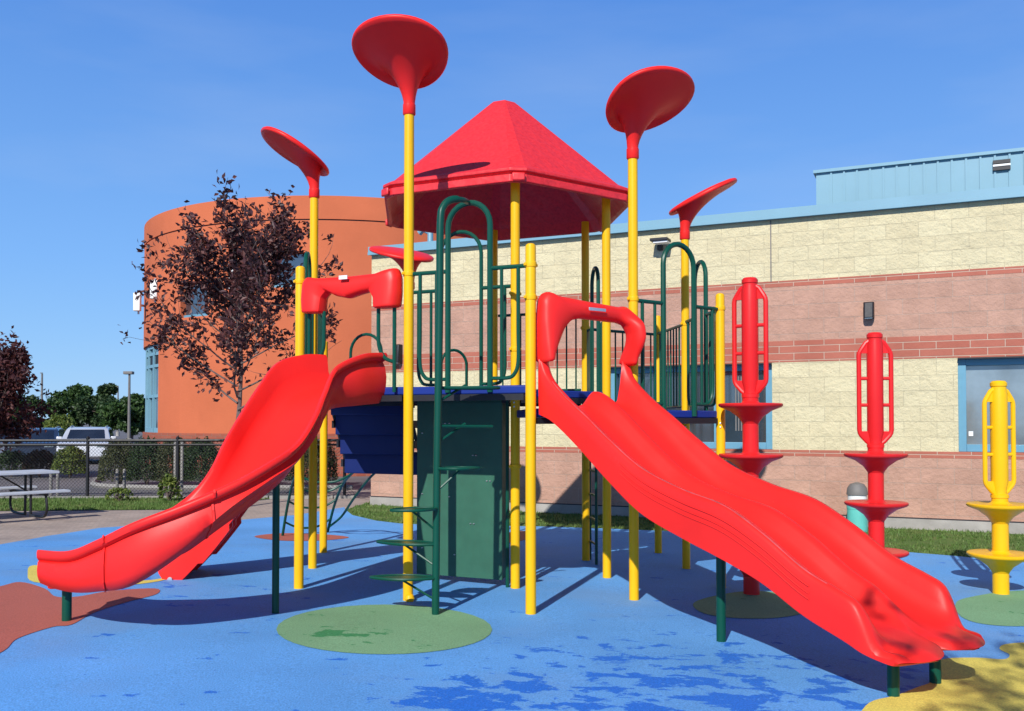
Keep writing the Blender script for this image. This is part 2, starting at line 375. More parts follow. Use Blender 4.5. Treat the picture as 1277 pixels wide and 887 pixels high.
# far edge of the blue surface
far_edge = gps([(0, 680), (60, 669), (125, 659), (240, 651), (300, 649), (368, 643), (412, 636), (430, 633)])
isl = gps([(431, 636), (440, 643), (470, 650), (500, 653.5), (560, 656), (672, 657), (760, 660), (858, 664), (930, 670), (1000, 677), (1103, 687), (1190, 694), (1277, 702)])
path_poly = [(-11.9, 9.5), (-11.9, 16.6)] + gps([(100, 637), (240, 636), (320, 625), (368, 620), (412, 612), (470, 606)]) + [(-2.0, 18.5), (1, 17), (1, 13), (-5, 9.5)]
sheet('path', path_poly, .004, M['pavers'])
grass_back = [(-11.9, 16.65), (-11.9, 19.6), (-4.2, 19.9), (-3.6, 19.4)] + gps([(368, 619), (320, 624), (240, 635.5), (100, 636.5)])
sheet('lawn', grass_back, .008, M['soil'])
WD = Vector((-.908, .419, 0)); WN = Vector((-.419, -.908, 0)); W0 = Vector((7.44, 13.4, 0))
def wallpt(t, out=0, z=0): p = W0 + WD * t + WN * out; return Vector((p.x, p.y, z))
lawn2 = [(p[0], p[1] - .05) for p in isl] + [(11.5, 9.4), (11.9, 11.55)] + [tuple(wallpt(t, -.05)[:2]) for t in (-3, 0, 4, 8, 11.2)] + gps([(500, 619), (468, 624.5)])
grass_wall = lawn2
sheet('lawn', lawn2, .008, M['soil'])
blue_poly = [(-11.9, 11.0)] + far_edge + isl + [(11.9, 8.6), (11.9, -1.9), (-11.9, -1.9)]
sheet('rubber_playground_surface', blue_poly, .012, M['rub_blue'])
def patch(px, mat, n=5, extra=()):
    o = sheet('rubber_patch', smooth_loop(gps(px) + list(extra), n), .016, M[mat])
cx_, cy_ = 480, 786
patch([(cx_ + 134 * math.cos(a), cy_ + 31 * math.sin(a)) for a in [k * math.pi / 8 for k in range(16)]], 'rub_green', 2)
patch([(865, 752), (900, 742), (940, 738), (985, 742), (1010, 752), (1002, 765), (960, 772), (905, 771), (872, 764)], 'rub_green')
patch([(1190, 752), (1215, 744), (1260, 738), (1310, 738), (1360, 750), (1350, 770), (1290, 781), (1230, 780), (1196, 770)], 'rub_green')
patch([(-60, 745), (0, 733), (28, 727), (58, 735), (72, 745), (100, 745), (140, 738), (195, 735), (197, 742), (160, 752), (120, 765), (92, 780), (68, 783), (26, 797), (12, 810), (-5, 818), (-60, 830), (-120, 800)], 'rub_red', 5)
patch([(-60, 738), (-20, 739), (15, 738), (24, 744), (10, 751), (-30, 754), (-70, 750)], 'rub_blue', 4) if False else None
patch([(37, 716), (44, 706), (90, 712), (140, 725), (205, 722), (210, 706), (198, 708), (206, 697), (217, 704), (219, 720), (170, 730), (100, 730), (45, 727)], 'rub_yellow', 4)
patch([(1020, 960), (1060, 905), (1081, 877), (1114, 868), (1140, 858), (1160, 850), (1166, 836), (1172, 823), (1214, 821), (1248, 823), (1255, 817), (1243, 810), (1252, 804), (1290, 803), (1340, 815), (1400, 860), (1340, 960)], 'rub_yellow')
patch([(318, 670), (350, 666), (400, 667), (436, 671), (400, 675), (350, 675)], 'rub_red')
patch([(600, 672), (640, 664), (662, 664), (660, 672), (630, 678)], 'rub_red')
# grass blades
def blades(poly, n, name, h=(.03, .075)):
    poly = [Vector(p) for p in poly]; x0, x1 = min(p.x for p in poly), max(p.x for p in poly); y0, y1 = min(p.y for p in poly), max(p.y for p in poly)
    vs = []; fs = []; k = 0
    bl = [tuple(p) for p in blue_poly]
    while k < n:
        x, y = rnd.uniform(x0, x1), rnd.uniform(y0, y1)
        if not inside((x, y), poly) or inside((x, y), bl): continue
        if noise.noise(Vector((x * 1.7, y * 1.7, 0))) < -.32 and rnd.random() < .7: continue
        hh = rnd.uniform(*h) * (1 + .5 * noise.noise(Vector((x, y, 3)))); a = rnd.uniform(0, 6.283); ww = rnd.uniform(.005, .011); l = rnd.uniform(-.03, .03); l2 = rnd.uniform(-.03, .03)
        c, s = math.cos(a) * ww, math.sin(a) * ww; z = gz(x, y) + .006; o = len(vs)
        vs += [(x - c, y - s, z), (x + c, y + s, z), (x + l, y + l2, z + hh)]; fs.append((o, o + 1, o + 2)); k += 1
    mb = MB(); mb.v = [Vector(v) for v in vs]; mb.f = fs
    o = mb.build(name, M['blade'], smooth=False); return o
tag(blades(grass_back, 30000, 'grass', (.03, .075)), 'green grass strip in front of the black chain link fence', 'grass', kind='stuff')
tag(blades(grass_wall, 26000, 'grass', (.018, .05)), 'short grass strip along the foot of the block building', 'grass', kind='stuff')

# ------------------------------------------------------------------ block building
bld = thing('block_building', 'long low cream and salmon block building with pale blue roof edge', 'building', tuple(W0), math.atan2(.419, -.908), local=True)
# local frame: x along the wall to the left end, y = inwards? (rz turns +x onto WD; +y then points to the camera side or away)
inward = -1 if (Matrix.Rotation(math.atan2(.419, -.908), 3, 'Z') @ Vector((0, 1, 0))).dot(WN) > 0 else 1
X0, X1 = -9.0, 11.24
def band(name, z0, z1, mat, proud=0, x0=X0, x1=X1, depth=.3):
    mb = MB(); y0 = -proud * inward; y1 = depth * inward
    mb.box(((x0 + x1) / 2, (y0 + y1) / 2, (z0 + z1) / 2), (x1 - x0, abs(y1 - y0), z1 - z0))
    return mb.build(name, mat, bld, smooth=False)
band('foundation', -.4, .165, M['found'], .03)
mbj = band('drip_edge', .165, .185, M['dark'], .0)
band('salmon_wall', .185, 1.089, M['salmon'])
band('brick_course', 1.089, 1.188, M['course'], .004)
wins = [(-1.6, .86, 1.188, 2.585), (3.565, 6.33, 1.188, 2.585)]     # window openings: x0, x1, z0, z1
xs = [X0, wins[0][0], wins[0][1], wins[1][0], wins[1][1], X1]
for a, b in ((xs[0], xs[1]), (xs[2], xs[3]), (xs[4], xs[5])): band('cream_wall', 1.188, 2.593, M['cream'], 0, a, b)
band('brick_course', 2.593, 2.935, M['course'], .004)
band('salmon_wall', 2.935, 3.81, M['salmon'])
band('brick_course', 3.81, 3.909, M['course'], .004)
band('cream_wall', 3.909, 4.91, M['cream'])
mb = MB(); mb.box(((X0 + X1) / 2, .12 * inward, 4.99), (X1 - X0 + .06, .42, .155)); mb.box(((X0 + X1) / 2, -.098 * inward, 4.93), (X1 - X0 + .06, .012, .06))
mb.build('coping', M['bluemetal'], bld, bevel=.01)
mb = MB(); mb.box(((X0 + X1) / 2, 4.3 * inward, 2.4), (X1 - X0 - .02, 8, 4.8)); mb.build('building_core', M['found'], bld, smooth=False)
for x0, x1, z0, z1 in wins:
    n = 2 if x1 > 4 else 2
    mb = MB(); yy = .10 * inward; fw = .11
    for xx in (x0 + fw / 2, x1 - fw / 2): mb.box((xx, yy, (z0 + z1) / 2), (fw, .1, z1 - z0))
    for zz in (z0 + fw / 2, z1 - fw / 2): mb.box(((x0 + x1) / 2, yy, zz), (x1 - x0 - 2 * fw, .1, fw))
    k = 1 if x1 < 3 else 2
    for q in range(1, k + 1):
        xx = x0 + (x1 - x0) * q / (k + 1); mb.box((xx, yy, (z0 + z1) / 2), (.07, .1, z1 - z0 - 2 * fw))
    wf = mb.build('window', M['blueframe'], bld, bevel=.006)
    g = MB(); g.box(((x0 + x1) / 2, .16 * inward, (z0 + z1) / 2), (x1 - x0 - .02, .02, z1 - z0 - .02)); g.build('pane', M['glasspale' if x1 < 3 else 'glass'], wf, smooth=False)
    if x1 < 3:
        s = MB(); s.box((x1 - fw - .06, .145 * inward, z0 + .27), (.06, .006, .07)); s.build('sticker', M['white'], wf)
    else:
        s = MB()
        for q in range(9): s.box((x0 + .25 + q * .045, .146 * inward, (z0 + z1) / 2 + .05), (.02, .006, .9))
        s.build('blind', M['grey'], wf)
    l = MB(); l.box(((x0 + x1) / 2, .045 * inward, z1 + .012 - .02), (x1 - x0, .25, .02)); l.build('lintel', M['dark'], wf)
# expansion joint, penthouse
mb = MB(); mb.box((3.57, -.003 * inward, 4.40), (.018, .01, 1.0)); mb.build('expansion_joint', M['grey'], bld)
pen = MB(); px0, px1 = -9, 2.94
pz = 5.98
pen.box(((px0 + px1) / 2, 2.2 * inward, 5.35), (px1 - px0, 3.0, .84))
for q in range(int((px1 - px0) / .2)): pen.box((px0 + .1 + q * .2, .69 * inward, 5.35), (.03, .022, .84))
pen.box(((px0 + px1) / 2, 2.2 * inward, 5.79), (px1 - px0 + .08, 3.1, .05))
pp = pen.build('penthouse', M['bluemetal'], bld, smooth=False)
v = MB()
v.box((.21, .665 * inward, 5.635), (.24, .04, .055)); v.box((.21, .665 * inward, 5.53), (.24, .04, .05)); v.build('vent', M['dark'], pp)
v = MB(); v.box((.21, .67 * inward, 5.583), (.24, .03, .03)); v.build('vent_slat', M['white'], pp)
r_ = MB(); r_.box((8.0, 3 * inward, 5.2), (2.6, 1.2, .5)); r_.build('rooftop_unit', M['white'], bld, bevel=.02)
r_ = MB(); r_.tube([(10.2, .5 * inward, 4.9), (10.2, .5 * inward, 5.35), (10.35, .5 * inward, 5.45), (10.45, .5 * inward, 5.38)], .06, 10); r_.build('roof_vent_pipe', M['bluemetal'], bld)
RW = math.atan2(.419, -.908)
def wall_fixture(t, z, label, w_, h_, kind='wall_lamp'):
    root = thing(kind, label, 'wall lamp', tuple(wallpt(t, 0, z)), RW, 'lamps on the block wall', local=True)
    m_ = MB(); y = -1 * inward
    m_.rings([[(-w_ / 2, 0, -h_ / 2), (w_ / 2, 0, -h_ / 2), (w_ / 2, 0, h_ / 2), (-w_ / 2, 0, h_ / 2)],
              [(-w_ / 2, y * .1, -h_ / 2), (w_ / 2, y * .1, -h_ / 2), (w_ / 2, y * .1, h_ / 2), (-w_ / 2, y * .1, h_ / 2)],
              [(-w_ / 2.4, y * .16, -h_ / 2), (w_ / 2.4, y * .16, -h_ / 2), (w_ / 2.6, y * .13, h_ / 2.2), (-w_ / 2.6, y * .13, h_ / 2.2)]])
    m_.build('housing', M['dark'], root, bevel=.012)
    m_ = MB(); m_.box((0, y * .11, -h_ / 2 - .006), (w_ * .7, .08, .012)); m_.build('lens', M['glasspale'], root)
wall_fixture(2.09, 3.36, 'small black lamp on the wall above the middle red tower', .155, .25)
wall_fixture(10.6, 2.95, 'dark lamp on the far end of the block wall, behind the tall yellow post', .16, .36)
root = thing('flood_light', 'black floodlight with a pale lens high on the cream wall', 'flood light', tuple(wallpt(5.35, 0, 4.66)), RW, local=True)
m_ = MB(); m_.box((0, -.2 * inward, .03), (.3, .26, .05)); m_.box((.05, -.05 * inward, -.03), (.08, .1, .16)); m_.build('housing', M['dark'], root, bevel=.01)
m_ = MB(); m_.box((-.02, -.2 * inward, -.01), (.24, .2, .03)); m_.build('lens', M['white'], root)
# turquoise pipe
px_, py_ = xa(1068, 13.75), 13.75
root = thing('vent_pipe', 'turquoise and white vent pipe with grey dome cap near the wall', 'pipe', (px_, py_, 0))
m_ = MB(); m_.lathe((px_, py_, 0), [(.145, -.02), (.145, .34), (.15, .345), (.15, .40)], 24); m_.build('lower_pipe', M['teal'], root)
m_ = MB(); m_.lathe((px_, py_, 0), [(.135, .40), (.135, .55)], 24); m_.build('white_band', M['white'], root)
m_ = MB(); m_.lathe((px_, py_, 0), [(.15, .55), (.15, .58), (.14, .65), (.10, .71), (.03, .735)], 24); m_.build('cap', M['grey'], root)

# ------------------------------------------------------------------ orange round building
ang = R(-9.8); CL = 35.3; CR = 7.35
C0 = Vector((math.sin(ang) * CL, math.cos(ang) * CL, 0))
rb = thing('round_building', 'tall round orange rendered building behind the purple tree', 'building', tuple(C0))
def ring_wall(name, z0, z1, r, mat, a0=0, a1=360, n=96, thick=.4):
    m_ = MB(); k = max(2, int(n * (a1 - a0) / 360)); full = abs(a1 - a0 - 360) < .01; rings = []
    for i in range(k + 1):
        a = R(a0 + (a1 - a0) * i / k); d = Vector((math.cos(a), math.sin(a), 0))
        rings.append([C0 + d * r + Vector((0, 0, z0)), C0 + d * r + Vector((0, 0, z1)), C0 + d * (r - thick) + Vector((0, 0, z1)), C0 + d * (r - thick) + Vector((0, 0, z0))])
    m_.rings(rings, not full); return m_.build(name, mat, rb, auto=40)
def az(px):  # angle on the cylinder (deg, math convention) where the sight line of column px meets it
    d = Vector((px - CX, F, 0)).normalized(); b = d.dot(C0); disc = b * b - (C0.length_squared - CR * CR)
    p = d * (b - math.sqrt(max(disc, 0))); q = p - C0; return math.degrees(math.atan2(q.y, q.x)), p.y
def cyl_win(px0, px1, py0, py1):
    a0, ya = az(px0); a1, yb = az(px1); y = (ya + yb) / 2; return (min(a0, a1), max(a0, a1), za(py1, y), za(py0, y))
W = [cyl_win(224, 258, 351, 395), cyl_win(338, 384, 314, 358)]
a_, y_ = az(182.5); W.append((a_ - 4, a_ + 3.0, za(365, y_), za(336, y_)))
ga, gy = az(197); gz0, gz1 = 0.9, za(428, gy)
# the wall: angular cells split around the openings (window band columns)
def norm(a): return a % 360
ops = [(norm(a0), norm(a1), z0, z1) for a0, a1, z0, z1 in W] + [(norm(ga) - 46, norm(ga), 1.28, gz1)]
cuts = sorted(set([180 - 20, 400] + [a for o in ops for a in o[:2]]))
cuts = sorted(set([0, 360] + [norm(a) for o in ops for a in o[:2]]))
for i in range(len(cuts) - 1):
    a0, a1 = cuts[i], cuts[i + 1]; mid = (a0 + a1) / 2
    holes = sorted([(o[2], o[3]) for o in ops if o[0] - .01 <= mid <= o[1] + .01]); z = 1.28
    for h0, h1 in holes:
        if h0 > z + .01: ring_wall('wall', z, h0, CR, M['orange'], a0, a1)
        z = max(z, h1)
    ring_wall('wall', z, 7.66, CR, M['orange'], a0, a1)
ring_wall('brick_base', -.2, 1.28, CR + .004, M['brickbase'])
ring_wall('parapet_joint', 7.66, 7.70, CR - .03, M['dark'])
ring_wall('parapet', 7.70, 8.40, CR + .01, M['orange'])
m_ = MB(); m_.lathe(C0 + Vector((0, 0, 7.5)), [(CR - .3, 0), (CR - .3, .2)], 64); m_.build('roof', M['grey'], rb)
for a0, a1, z0, z1 in ops[:3]:
    fr = ring_wall('window', z0, z0 + .09, CR - .12, M['blueframe'], a0, a1, 360, .08)
    g = ring_wall('pane', z0, z1, CR - .2, M['glass'], a0 - .5, a1 + .5, 360, .05); g.parent = fr; g.matrix_parent_inverse = Matrix()
a0, a1, z0, z1 = ops[3]
fr = ring_wall('glazed_bay', z0, z0 + .15, CR - .10, M['bluemetal'], a0, a1, 360, .1)
g = ring_wall('pane', z0, z1, CR - .22, M['glasspale'], a0, a1, 360, .05); g.parent = fr
for zz in (z0 + 1.15, z0 + 2.15, z0 + 2.55, z0 + 3.3, z1 - .12):
    t_ = ring_wall('transom', zz, zz + .1, CR - .09, M['bluemetal'], a0, a1, 360, .1); t_.parent = fr
t_ = ring_wall('spandrel', z0 + 2.25, z0 + 2.55, CR - .13, M['dark'], a0, a1, 360, .05); t_.parent = fr
m_ = MB()
for q in range(9):
    a = R(a0 + (a1 - a0) * q / 8); d = Vector((math.cos(a), math.sin(a), 0)); m_.box(C0 + d * (CR - .12) + Vector((0, 0, (z0 + z1) / 2)), (.1, .09, z1 - z0), a)
m_.build('mullions', M['bluemetal'], fr)
for (pxx, pyy, out, lab) in ((170, 378, .75, 'white panel antenna standing clear of the left edge of the round building'), (191, 362, .35, 'white panel antenna mounted beside the narrow upper window of the round building'), (289, 350, .3, 'white panel antenna on the round building, seen through the tree crown')):
    a, y = az(max(pxx, 180)); d = Vector((math.cos(R(a)), math.sin(R(a)), 0)); p = C0 + d * CR; z = za(pyy, p.y); p.z = z
    q = p + d * out; q.x = xa(pxx, q.y)
    root = thing('panel_antenna', lab, 'antenna', (p.x, p.y, z), group='antennas on the round building')
    m_ = MB(); m_.box((q.x, q.y, z), (.24, .16, .62)); m_.build('panel', M['white'], root, bevel=.03)
    m_ = MB(); m_.tube([p - d * .1 + Vector((0, 0, -.1)), (q.x, q.y, z - .1)], .04, 8); m_.tube([(q.x, q.y + .1, z - .4), (q.x, q.y + .1, z + .38)], .035, 8); m_.build('bracket', M['galv'], root)

# ------------------------------------------------------------------ trees and shrubs
def leaf_mesh(mb, p, size, r):
    n = Vector((r.gauss(0, 1), r.gauss(0, 1), r.gauss(0, 1) + .5)).normalized(); u = n.orthogonal().normalized(); u.rotate(Matrix.Rotation(r.uniform(0, 6.28), 3, n)); v = n.cross(u)
    a, b = size * r.uniform(.75, 1.3), size * r.uniform(.48, .72)
    mb.add([p - u * a * .5, p + v * b * .5 + n * .1 * a, p + u * a * .5, p - v * b * .5 + n * .1 * a], [(0, 1, 2, 3)])
def tree(name, label, loc, h, crown_r, trunk_h, leafmat, nleaf, leaf, seed, group=None, trunk_r=.07, upright=.8, nb=16, cat='tree', lean=0, spread=.16):
    r = random.Random(seed); loc = Vector(loc); root = thing(name, label, cat, tuple(loc), group=group)
    tr = MB(); top = loc + Vector((lean, 0, h * .93)); tp = []
    for i in range(9):
        t = i / 8; tp.append(loc.lerp(top, t) + Vector((math.sin(t * 7 + seed) * .05 * h / 5, math.cos(t * 5 + seed) * .05 * h / 5, -.05 if i == 0 else 0)))
    tr.tube(tp, [trunk_r * (1 - .85 * i / 8) for i in range(9)], 8)
    segs = []
    for b in range(nb):
        t = trunk_h / h + (.86 - trunk_h / h) * (b / nb) ** .9; base = loc.lerp(top, t); a = b * 2.4 + r.uniform(-.4, .4)
        rel = (t - trunk_h / h) / (1 - trunk_h / h)
        ln = crown_r * (1.0 - .72 * rel ** 1.5) * r.uniform(.85, 1.12) * (.85 + .3 * min(1, rel * 4)); el = (.25 + upright * (.35 + .65 * rel)) * r.uniform(.75, 1.15)
        pts = [base]; d = Vector((math.cos(a) * math.cos(el), math.sin(a) * math.cos(el), math.sin(el)))
        for k in range(6):
            d = (d + Vector((r.gauss(0, .13), r.gauss(0, .13), .07 * upright))).normalized(); pts.append(pts[-1] + d * ln * 1.15 / 6)
        rr = trunk_r * (1 - .7 * t) * .5
        tr.tube(pts, [max(.004, rr * (1 - k / 6.5)) for k in range(7)], 6, cap=False); segs += [(p, .5 + .12 * k) for k, p in enumerate(pts[2:])]
        for k in (2, 3, 3, 4, 4, 5, 5, 6):
            d2 = (d * .6 + Vector((r.gauss(0, .7), r.gauss(0, .7), r.gauss(.25, .4)))).normalized(); l2 = ln * r.uniform(.2, .5); q = [pts[k]]
            for j in range(4): d2 = (d2 + Vector((r.gauss(0, .15), r.gauss(0, .15), .08))).normalized(); q.append(q[-1] + d2 * l2 / 4)
            tr.tube(q, [max(.003, rr * .45 * (1 - j / 4.6)) for j in range(5)], 4, cap=False); segs += [(p, 1.0) for p in q[1:]]
    for k in range(14):
        b0 = loc.lerp(top, .72 + .27 * k / 13); a = k * 2.4; d2 = Vector((math.cos(a) * .7, math.sin(a) * .7, 1)).normalized(); q = [b0]; l2 = crown_r * r.uniform(.2, .4)
        for j in range(4): d2 = (d2 + Vector((r.gauss(0, .15), r.gauss(0, .15), .1))).normalized(); q.append(q[-1] + d2 * l2 / 4)
        tr.tube(q, [.008, .007, .006, .004, .003], 4, cap=False); segs += [(p, 1.6) for p in q[1:]]
    tr.build('trunk', M['bark'], root)
    lv = MB()
    ws = [s[1] for s in segs]; picks = r.choices(segs, ws, k=nleaf // 9)
    for p, _ in picks:
        c = p + Vector((r.gauss(0, spread), r.gauss(0, spread), r.gauss(0, spread))) * crown_r / 2
        for k in range(9): leaf_mesh(lv, c + Vector((r.gauss(0, leaf * .62), r.gauss(0, leaf * .62), r.gauss(0, leaf * .75))), leaf, r)
    lv.build('crown', M[leafmat], root, smooth=False)
    return root
TX = xa(296, 17.4)
tree('purple_leaf_tree', 'purple leaved tree in front of the round orange building', (TX, 17.4, 0), 5.75, 1.9, 2.0, 'purple', 8300, .115, 23, trunk_r=.06, upright=.66, nb=30, spread=.07)
tree('purple_leaf_tree', 'purple leaved tree at the left edge beyond the fence', (xa(-6, 26), 26, 0), 3.7, 1.4, .9, 'purple', 8000, .15, 4, trunk_r=.09, upright=.6, nb=20)
# tree behind the photographer whose branches throw the dappled shade at the slide foot
tree('shade_tree', 'tall tree whose shade dapples the yellow ground at the slide foot', (1.15, -2.15, 0), 6.3, 1.3, 4.0, 'leafdk', 1700, .12, 21, trunk_r=.12, upright=.6, nb=16)
r9 = random.Random(9)
hz = [(-52, 70, 5.6, 'leafdk'), (-44.5, 74, 5.0, 'leaf'), (-41.2, 66, 6.0, 'leafdk'), (-36.5, 78, 5.6, 'leaf'), (-36.4, 68, 4.6, 'leafdk'), (-31.5, 72, 5.4, 'leafdk'), (-27.3, 66, 4.3, 'leaf'), (-29.5, 84, 5.2, 'leafdk'), (-57, 80, 6.0, 'leaf'), (-24.5, 80, 4.9, 'leafdk'), (-20.5, 76, 4.6, 'leaf')]
hl = ['far dark green tree partly hidden by the purple tree at the left edge', 'far mid green tree just right of the purple tree at the left edge', 'tallest far dark green tree, beside the bare pole beyond the cars',
      'far mid green tree standing behind the silver estate car', 'low far dark green tree over the silver estate car', 'far dark green rounded tree left of the street lamp', 'small far green tree beside the foot of the street lamp', 'far dark green tree behind the street lamp',
      'far green tree off the left edge behind the purple tree', 'far dark green tree meeting the edge of the round building', 'far green tree hidden behind the round building']
def blob_tree(label, x, y, h, mat, seed):
    r = random.Random(seed); root = thing('broadleaf_tree', label, 'tree', (x, y, 0), group='trees on the horizon')
    tr = MB(); tr.tube([(x, y, -.1), (x + .1, y, h * .35), (x, y, h * .7)], [.2, .15, .06], 8)
    cl = []
    for k in range(34):
        a = r.uniform(0, 6.28); rr = r.uniform(0, 1) ** .6 * h * .5; z = h * (.32 + .62 * r.random() * (1 - .35 * (rr / (h * .5)) ** 2)); c = Vector((x + rr * math.cos(a), y + rr * math.sin(a), z)); cl.append(c)
        tr.tube([(x, y, h * .4), c.lerp(Vector((x, y, h * .5)), .5), c], [.06, .04, .02], 5, cap=False)
    tr.build('trunk', M['bark'], root)
    lv = MB()
    for c in cl:
        s = h * r.uniform(.08, .15)
        for k in range(230):
            d = Vector((r.gauss(0, 1), r.gauss(0, 1), r.gauss(0, .8))).normalized() * s * r.uniform(.5, 1.1); leaf_mesh(lv, c + d, .34, r)
    lv.build('crown', M[mat], root, smooth=False)
for i, (x, y, h, m_n) in enumerate(hz[:8] + [hz[9]]): blob_tree((hl[:8] + [hl[9]])[i], x, y, h * .84, m_n, 40 + i)
def shrub(name, label, c, rx, ry, h, mat, n, leaf, seed, group, cat='shrub', grassy=False):
    r = random.Random(seed); x, y = c; root = thing(name, label, cat, (x, y, 0), group=group)
    st = MB()
    for k in range(14):
        a = r.uniform(0, 6.28); q = r.uniform(.3, .8); st.tube([(x, y, -.02), (x + rx * q * .5 * math.cos(a), y + ry * q * .5 * math.sin(a), h * .5), (x + rx * q * math.cos(a), y + ry * q * math.sin(a), h * .85)], [.018, .012, .006], 5, cap=False)
    st.build('stems', M['bark'], root)
    lv = MB()
    for k in range(n):
        a = r.uniform(0, 6.28); el = r.uniform(0, 1); q = r.uniform(.55, 1.0) ** .5 * (1 + .16 * noise.noise(Vector((a * 2, el * 3, seed))))
        p = Vector((x + rx * q * math.cos(a) * math.cos(el * 1.4), y + ry * q * math.sin(a) * math.cos(el * 1.4), .04 + h * q * math.sin(.12 + el * 1.45)))
        if grassy:
            l = leaf * r.uniform(1.5, 3); t2 = Vector((r.gauss(0, .3), r.gauss(0, .3), 1)).normalized(); u = t2.orthogonal().normalized() * .012
            lv.add([p - u, p + u, p + t2 * l], [(0, 1, 2)])
        else: leaf_mesh(lv, p, leaf, r)
    lv.build('foliage', M[mat], root, smooth=False)
shrub('round_shrub', 'rounded yellow-green shrub in front of the silver estate car', (xa(88, 27), 27), .52, .5, .86, 'leaf2', 3500, .07, 1, 'shrubs beyond the fence')
shrub('round_shrub', 'small reddish shrub left of the rounded yellow-green shrub', (xa(50, 27.3), 27.3), .5, .5, .75, 'leafred', 2600, .07, 2, 'shrubs beyond the fence')
shrub('round_shrub', 'dark green shrub behind the picnic table', (xa(15, 27.6), 27.6), .6, .5, .7, 'leafdk', 2600, .07, 3, 'shrubs beyond the fence')
shrub('round_shrub', 'bright yellow-green bush beyond the parked cars under the far trees', (xa(75, 55), 55), 1.1, 1, 2.0, 'leaf2', 3000, .16, 8, 'shrubs beyond the fence')
hx = [(150, 'olive clump at the left end of the long hedge beyond the fence'), (184, 'second olive clump from the left in the long hedge'), (218, 'third olive clump from the left in the long hedge'), (252, 'fourth olive clump of the hedge, beside the upper bend of the curved slide'), (300, 'hedge clump hidden behind the curved slide'), (348, 'hedge clump seen between the curved slide and its yellow posts'), (395, 'hedge clump behind the left yellow posts')]
for i, (p, lab) in enumerate(hx):
    shrub('hedge_shrub', lab, (xa(p, 23.5 - i * .05), 23.5 - i * .05), .56, .5, 1.13 - .05 * (i == 0), ('leafolive', 'leafdk')[i % 2] if i else 'leafolive', 8500, .05, 60 + i, 'clumps of the long hedge')
shrub('weed', 'bright green leafy weed growing at the foot of the fence', (xa(212, 18.8), 18.8), .24, .2, .52, 'leaf2', 260, .1, 77, None, 'weed')
shrub('weed', 'low green weed tuft at the foot of the fence', (xa(150, 18.7), 18.7), .3, .15, .25, 'leaf2', 260, .07, 78, None, 'weed')
# kerb under the hedge
m_ = MB(); kp = catmull([(xa(121, 25.4), 25.4, .05), (xa(118, 23.4), 23.4, .05), (xa(140, 22.6), 22.6, .05), (xa(200, 22.2), 22.2, .05), (xa(300, 22.2), 22.2, .05), (xa(440, 22.2), 22.2, .05)], 6)
m_.tube(kp, .075, 6); o = m_.build('kerb', M['stone']); structure(o)

# ------------------------------------------------------------------ chain link fence
FZ = 1.24
fpts = [Vector((-17, 19.15, 0)), Vector((-3.3, 19.75, 0))]
fd = (fpts[1] - fpts[0]).normalized(); flen = (fpts[1] - fpts[0]).length
fence = thing('chain_link_fence', 'black chain link fence between the grass strip and the parking area', 'fence', tuple(fpts[0]))
m_ = MB(); m_.tube([fpts[0] + Vector((0, 0, FZ)), fpts[1] + Vector((0, 0, FZ))], .03, 8); m_.build('top_rail', M['rail_black'], fence)
m_ = MB(); m_.tube([fpts[0] + Vector((0, 0, FZ - .095)), fpts[1] + Vector((0, 0, FZ - .095))], .026, 6); m_.build('tension_rail', M['rail_black'], fence)
m_ = MB(); m_.tube([fpts[0] + Vector((0, 0, .06)), fpts[1] + Vector((0, 0, .06))], .012, 6); m_.build('bottom_rail', M['rail_black'], fence)
s = .4
tpost = []
for pxx in (-10, 110, 222, 330, 430):
    # where the sight column meets the fence line
    k = (pxx - CX) / F; t = (k * fpts[0].y - fpts[0].x) / (fd.x - k * fd.y); tpost.append(t)
for t in [tpost[0] - 2.0] + tpost:
    if t < 0 or t > flen: continue
    p = fpts[0] + fd * t; m_ = MB(); m_.lathe((p.x, p.y, 0), [(.034, -.05), (.034, FZ + .03), (.04, FZ + .035), (.04, FZ + .06), (.015, FZ + .09)], 12); m_.build('fence_post', M['rail_black'], fence)
m_ = MB(); step = .075; k = 0
nst = int(flen / step)
for i in range(-int(FZ / step), nst):
    for sg in (1, -1):
        a = i * step; z0, z1 = .05, FZ - .02; L_ = z1 - z0
        x0, x1 = (a, a + L_) if sg > 0 else (a + L_, a)
        # clip to the fence's length
        q0 = fpts[0] + fd * x0 + Vector((0, 0, z0)); q1 = fpts[0] + fd * x1 + Vector((0, 0, z1))
        if min(x0, x1) < 0 or max(x0, x1) > flen: continue
        d = (q1 - q0); off = Vector((fd.y, -fd.x, 0)) * .002 * sg
        m_.tube([q0 + off, q1 + off], 0.0032, 3, cap=False)
m_.build('wire_mesh', M['rail_black'], fence, smooth=False)
m_ = MB()
for i in range(30):
    m_.box(fpts[0] + fd * (.25 + i * .455) + Vector((fd.y * .07, -fd.x * .07, .03)), (.43, .09, .07 + .01 * rnd.random()), math.atan2(fd.y, fd.x) + rnd.uniform(-.02, .02))
o = m_.build('kerb', M['stone'], bevel=.01); structure(o)
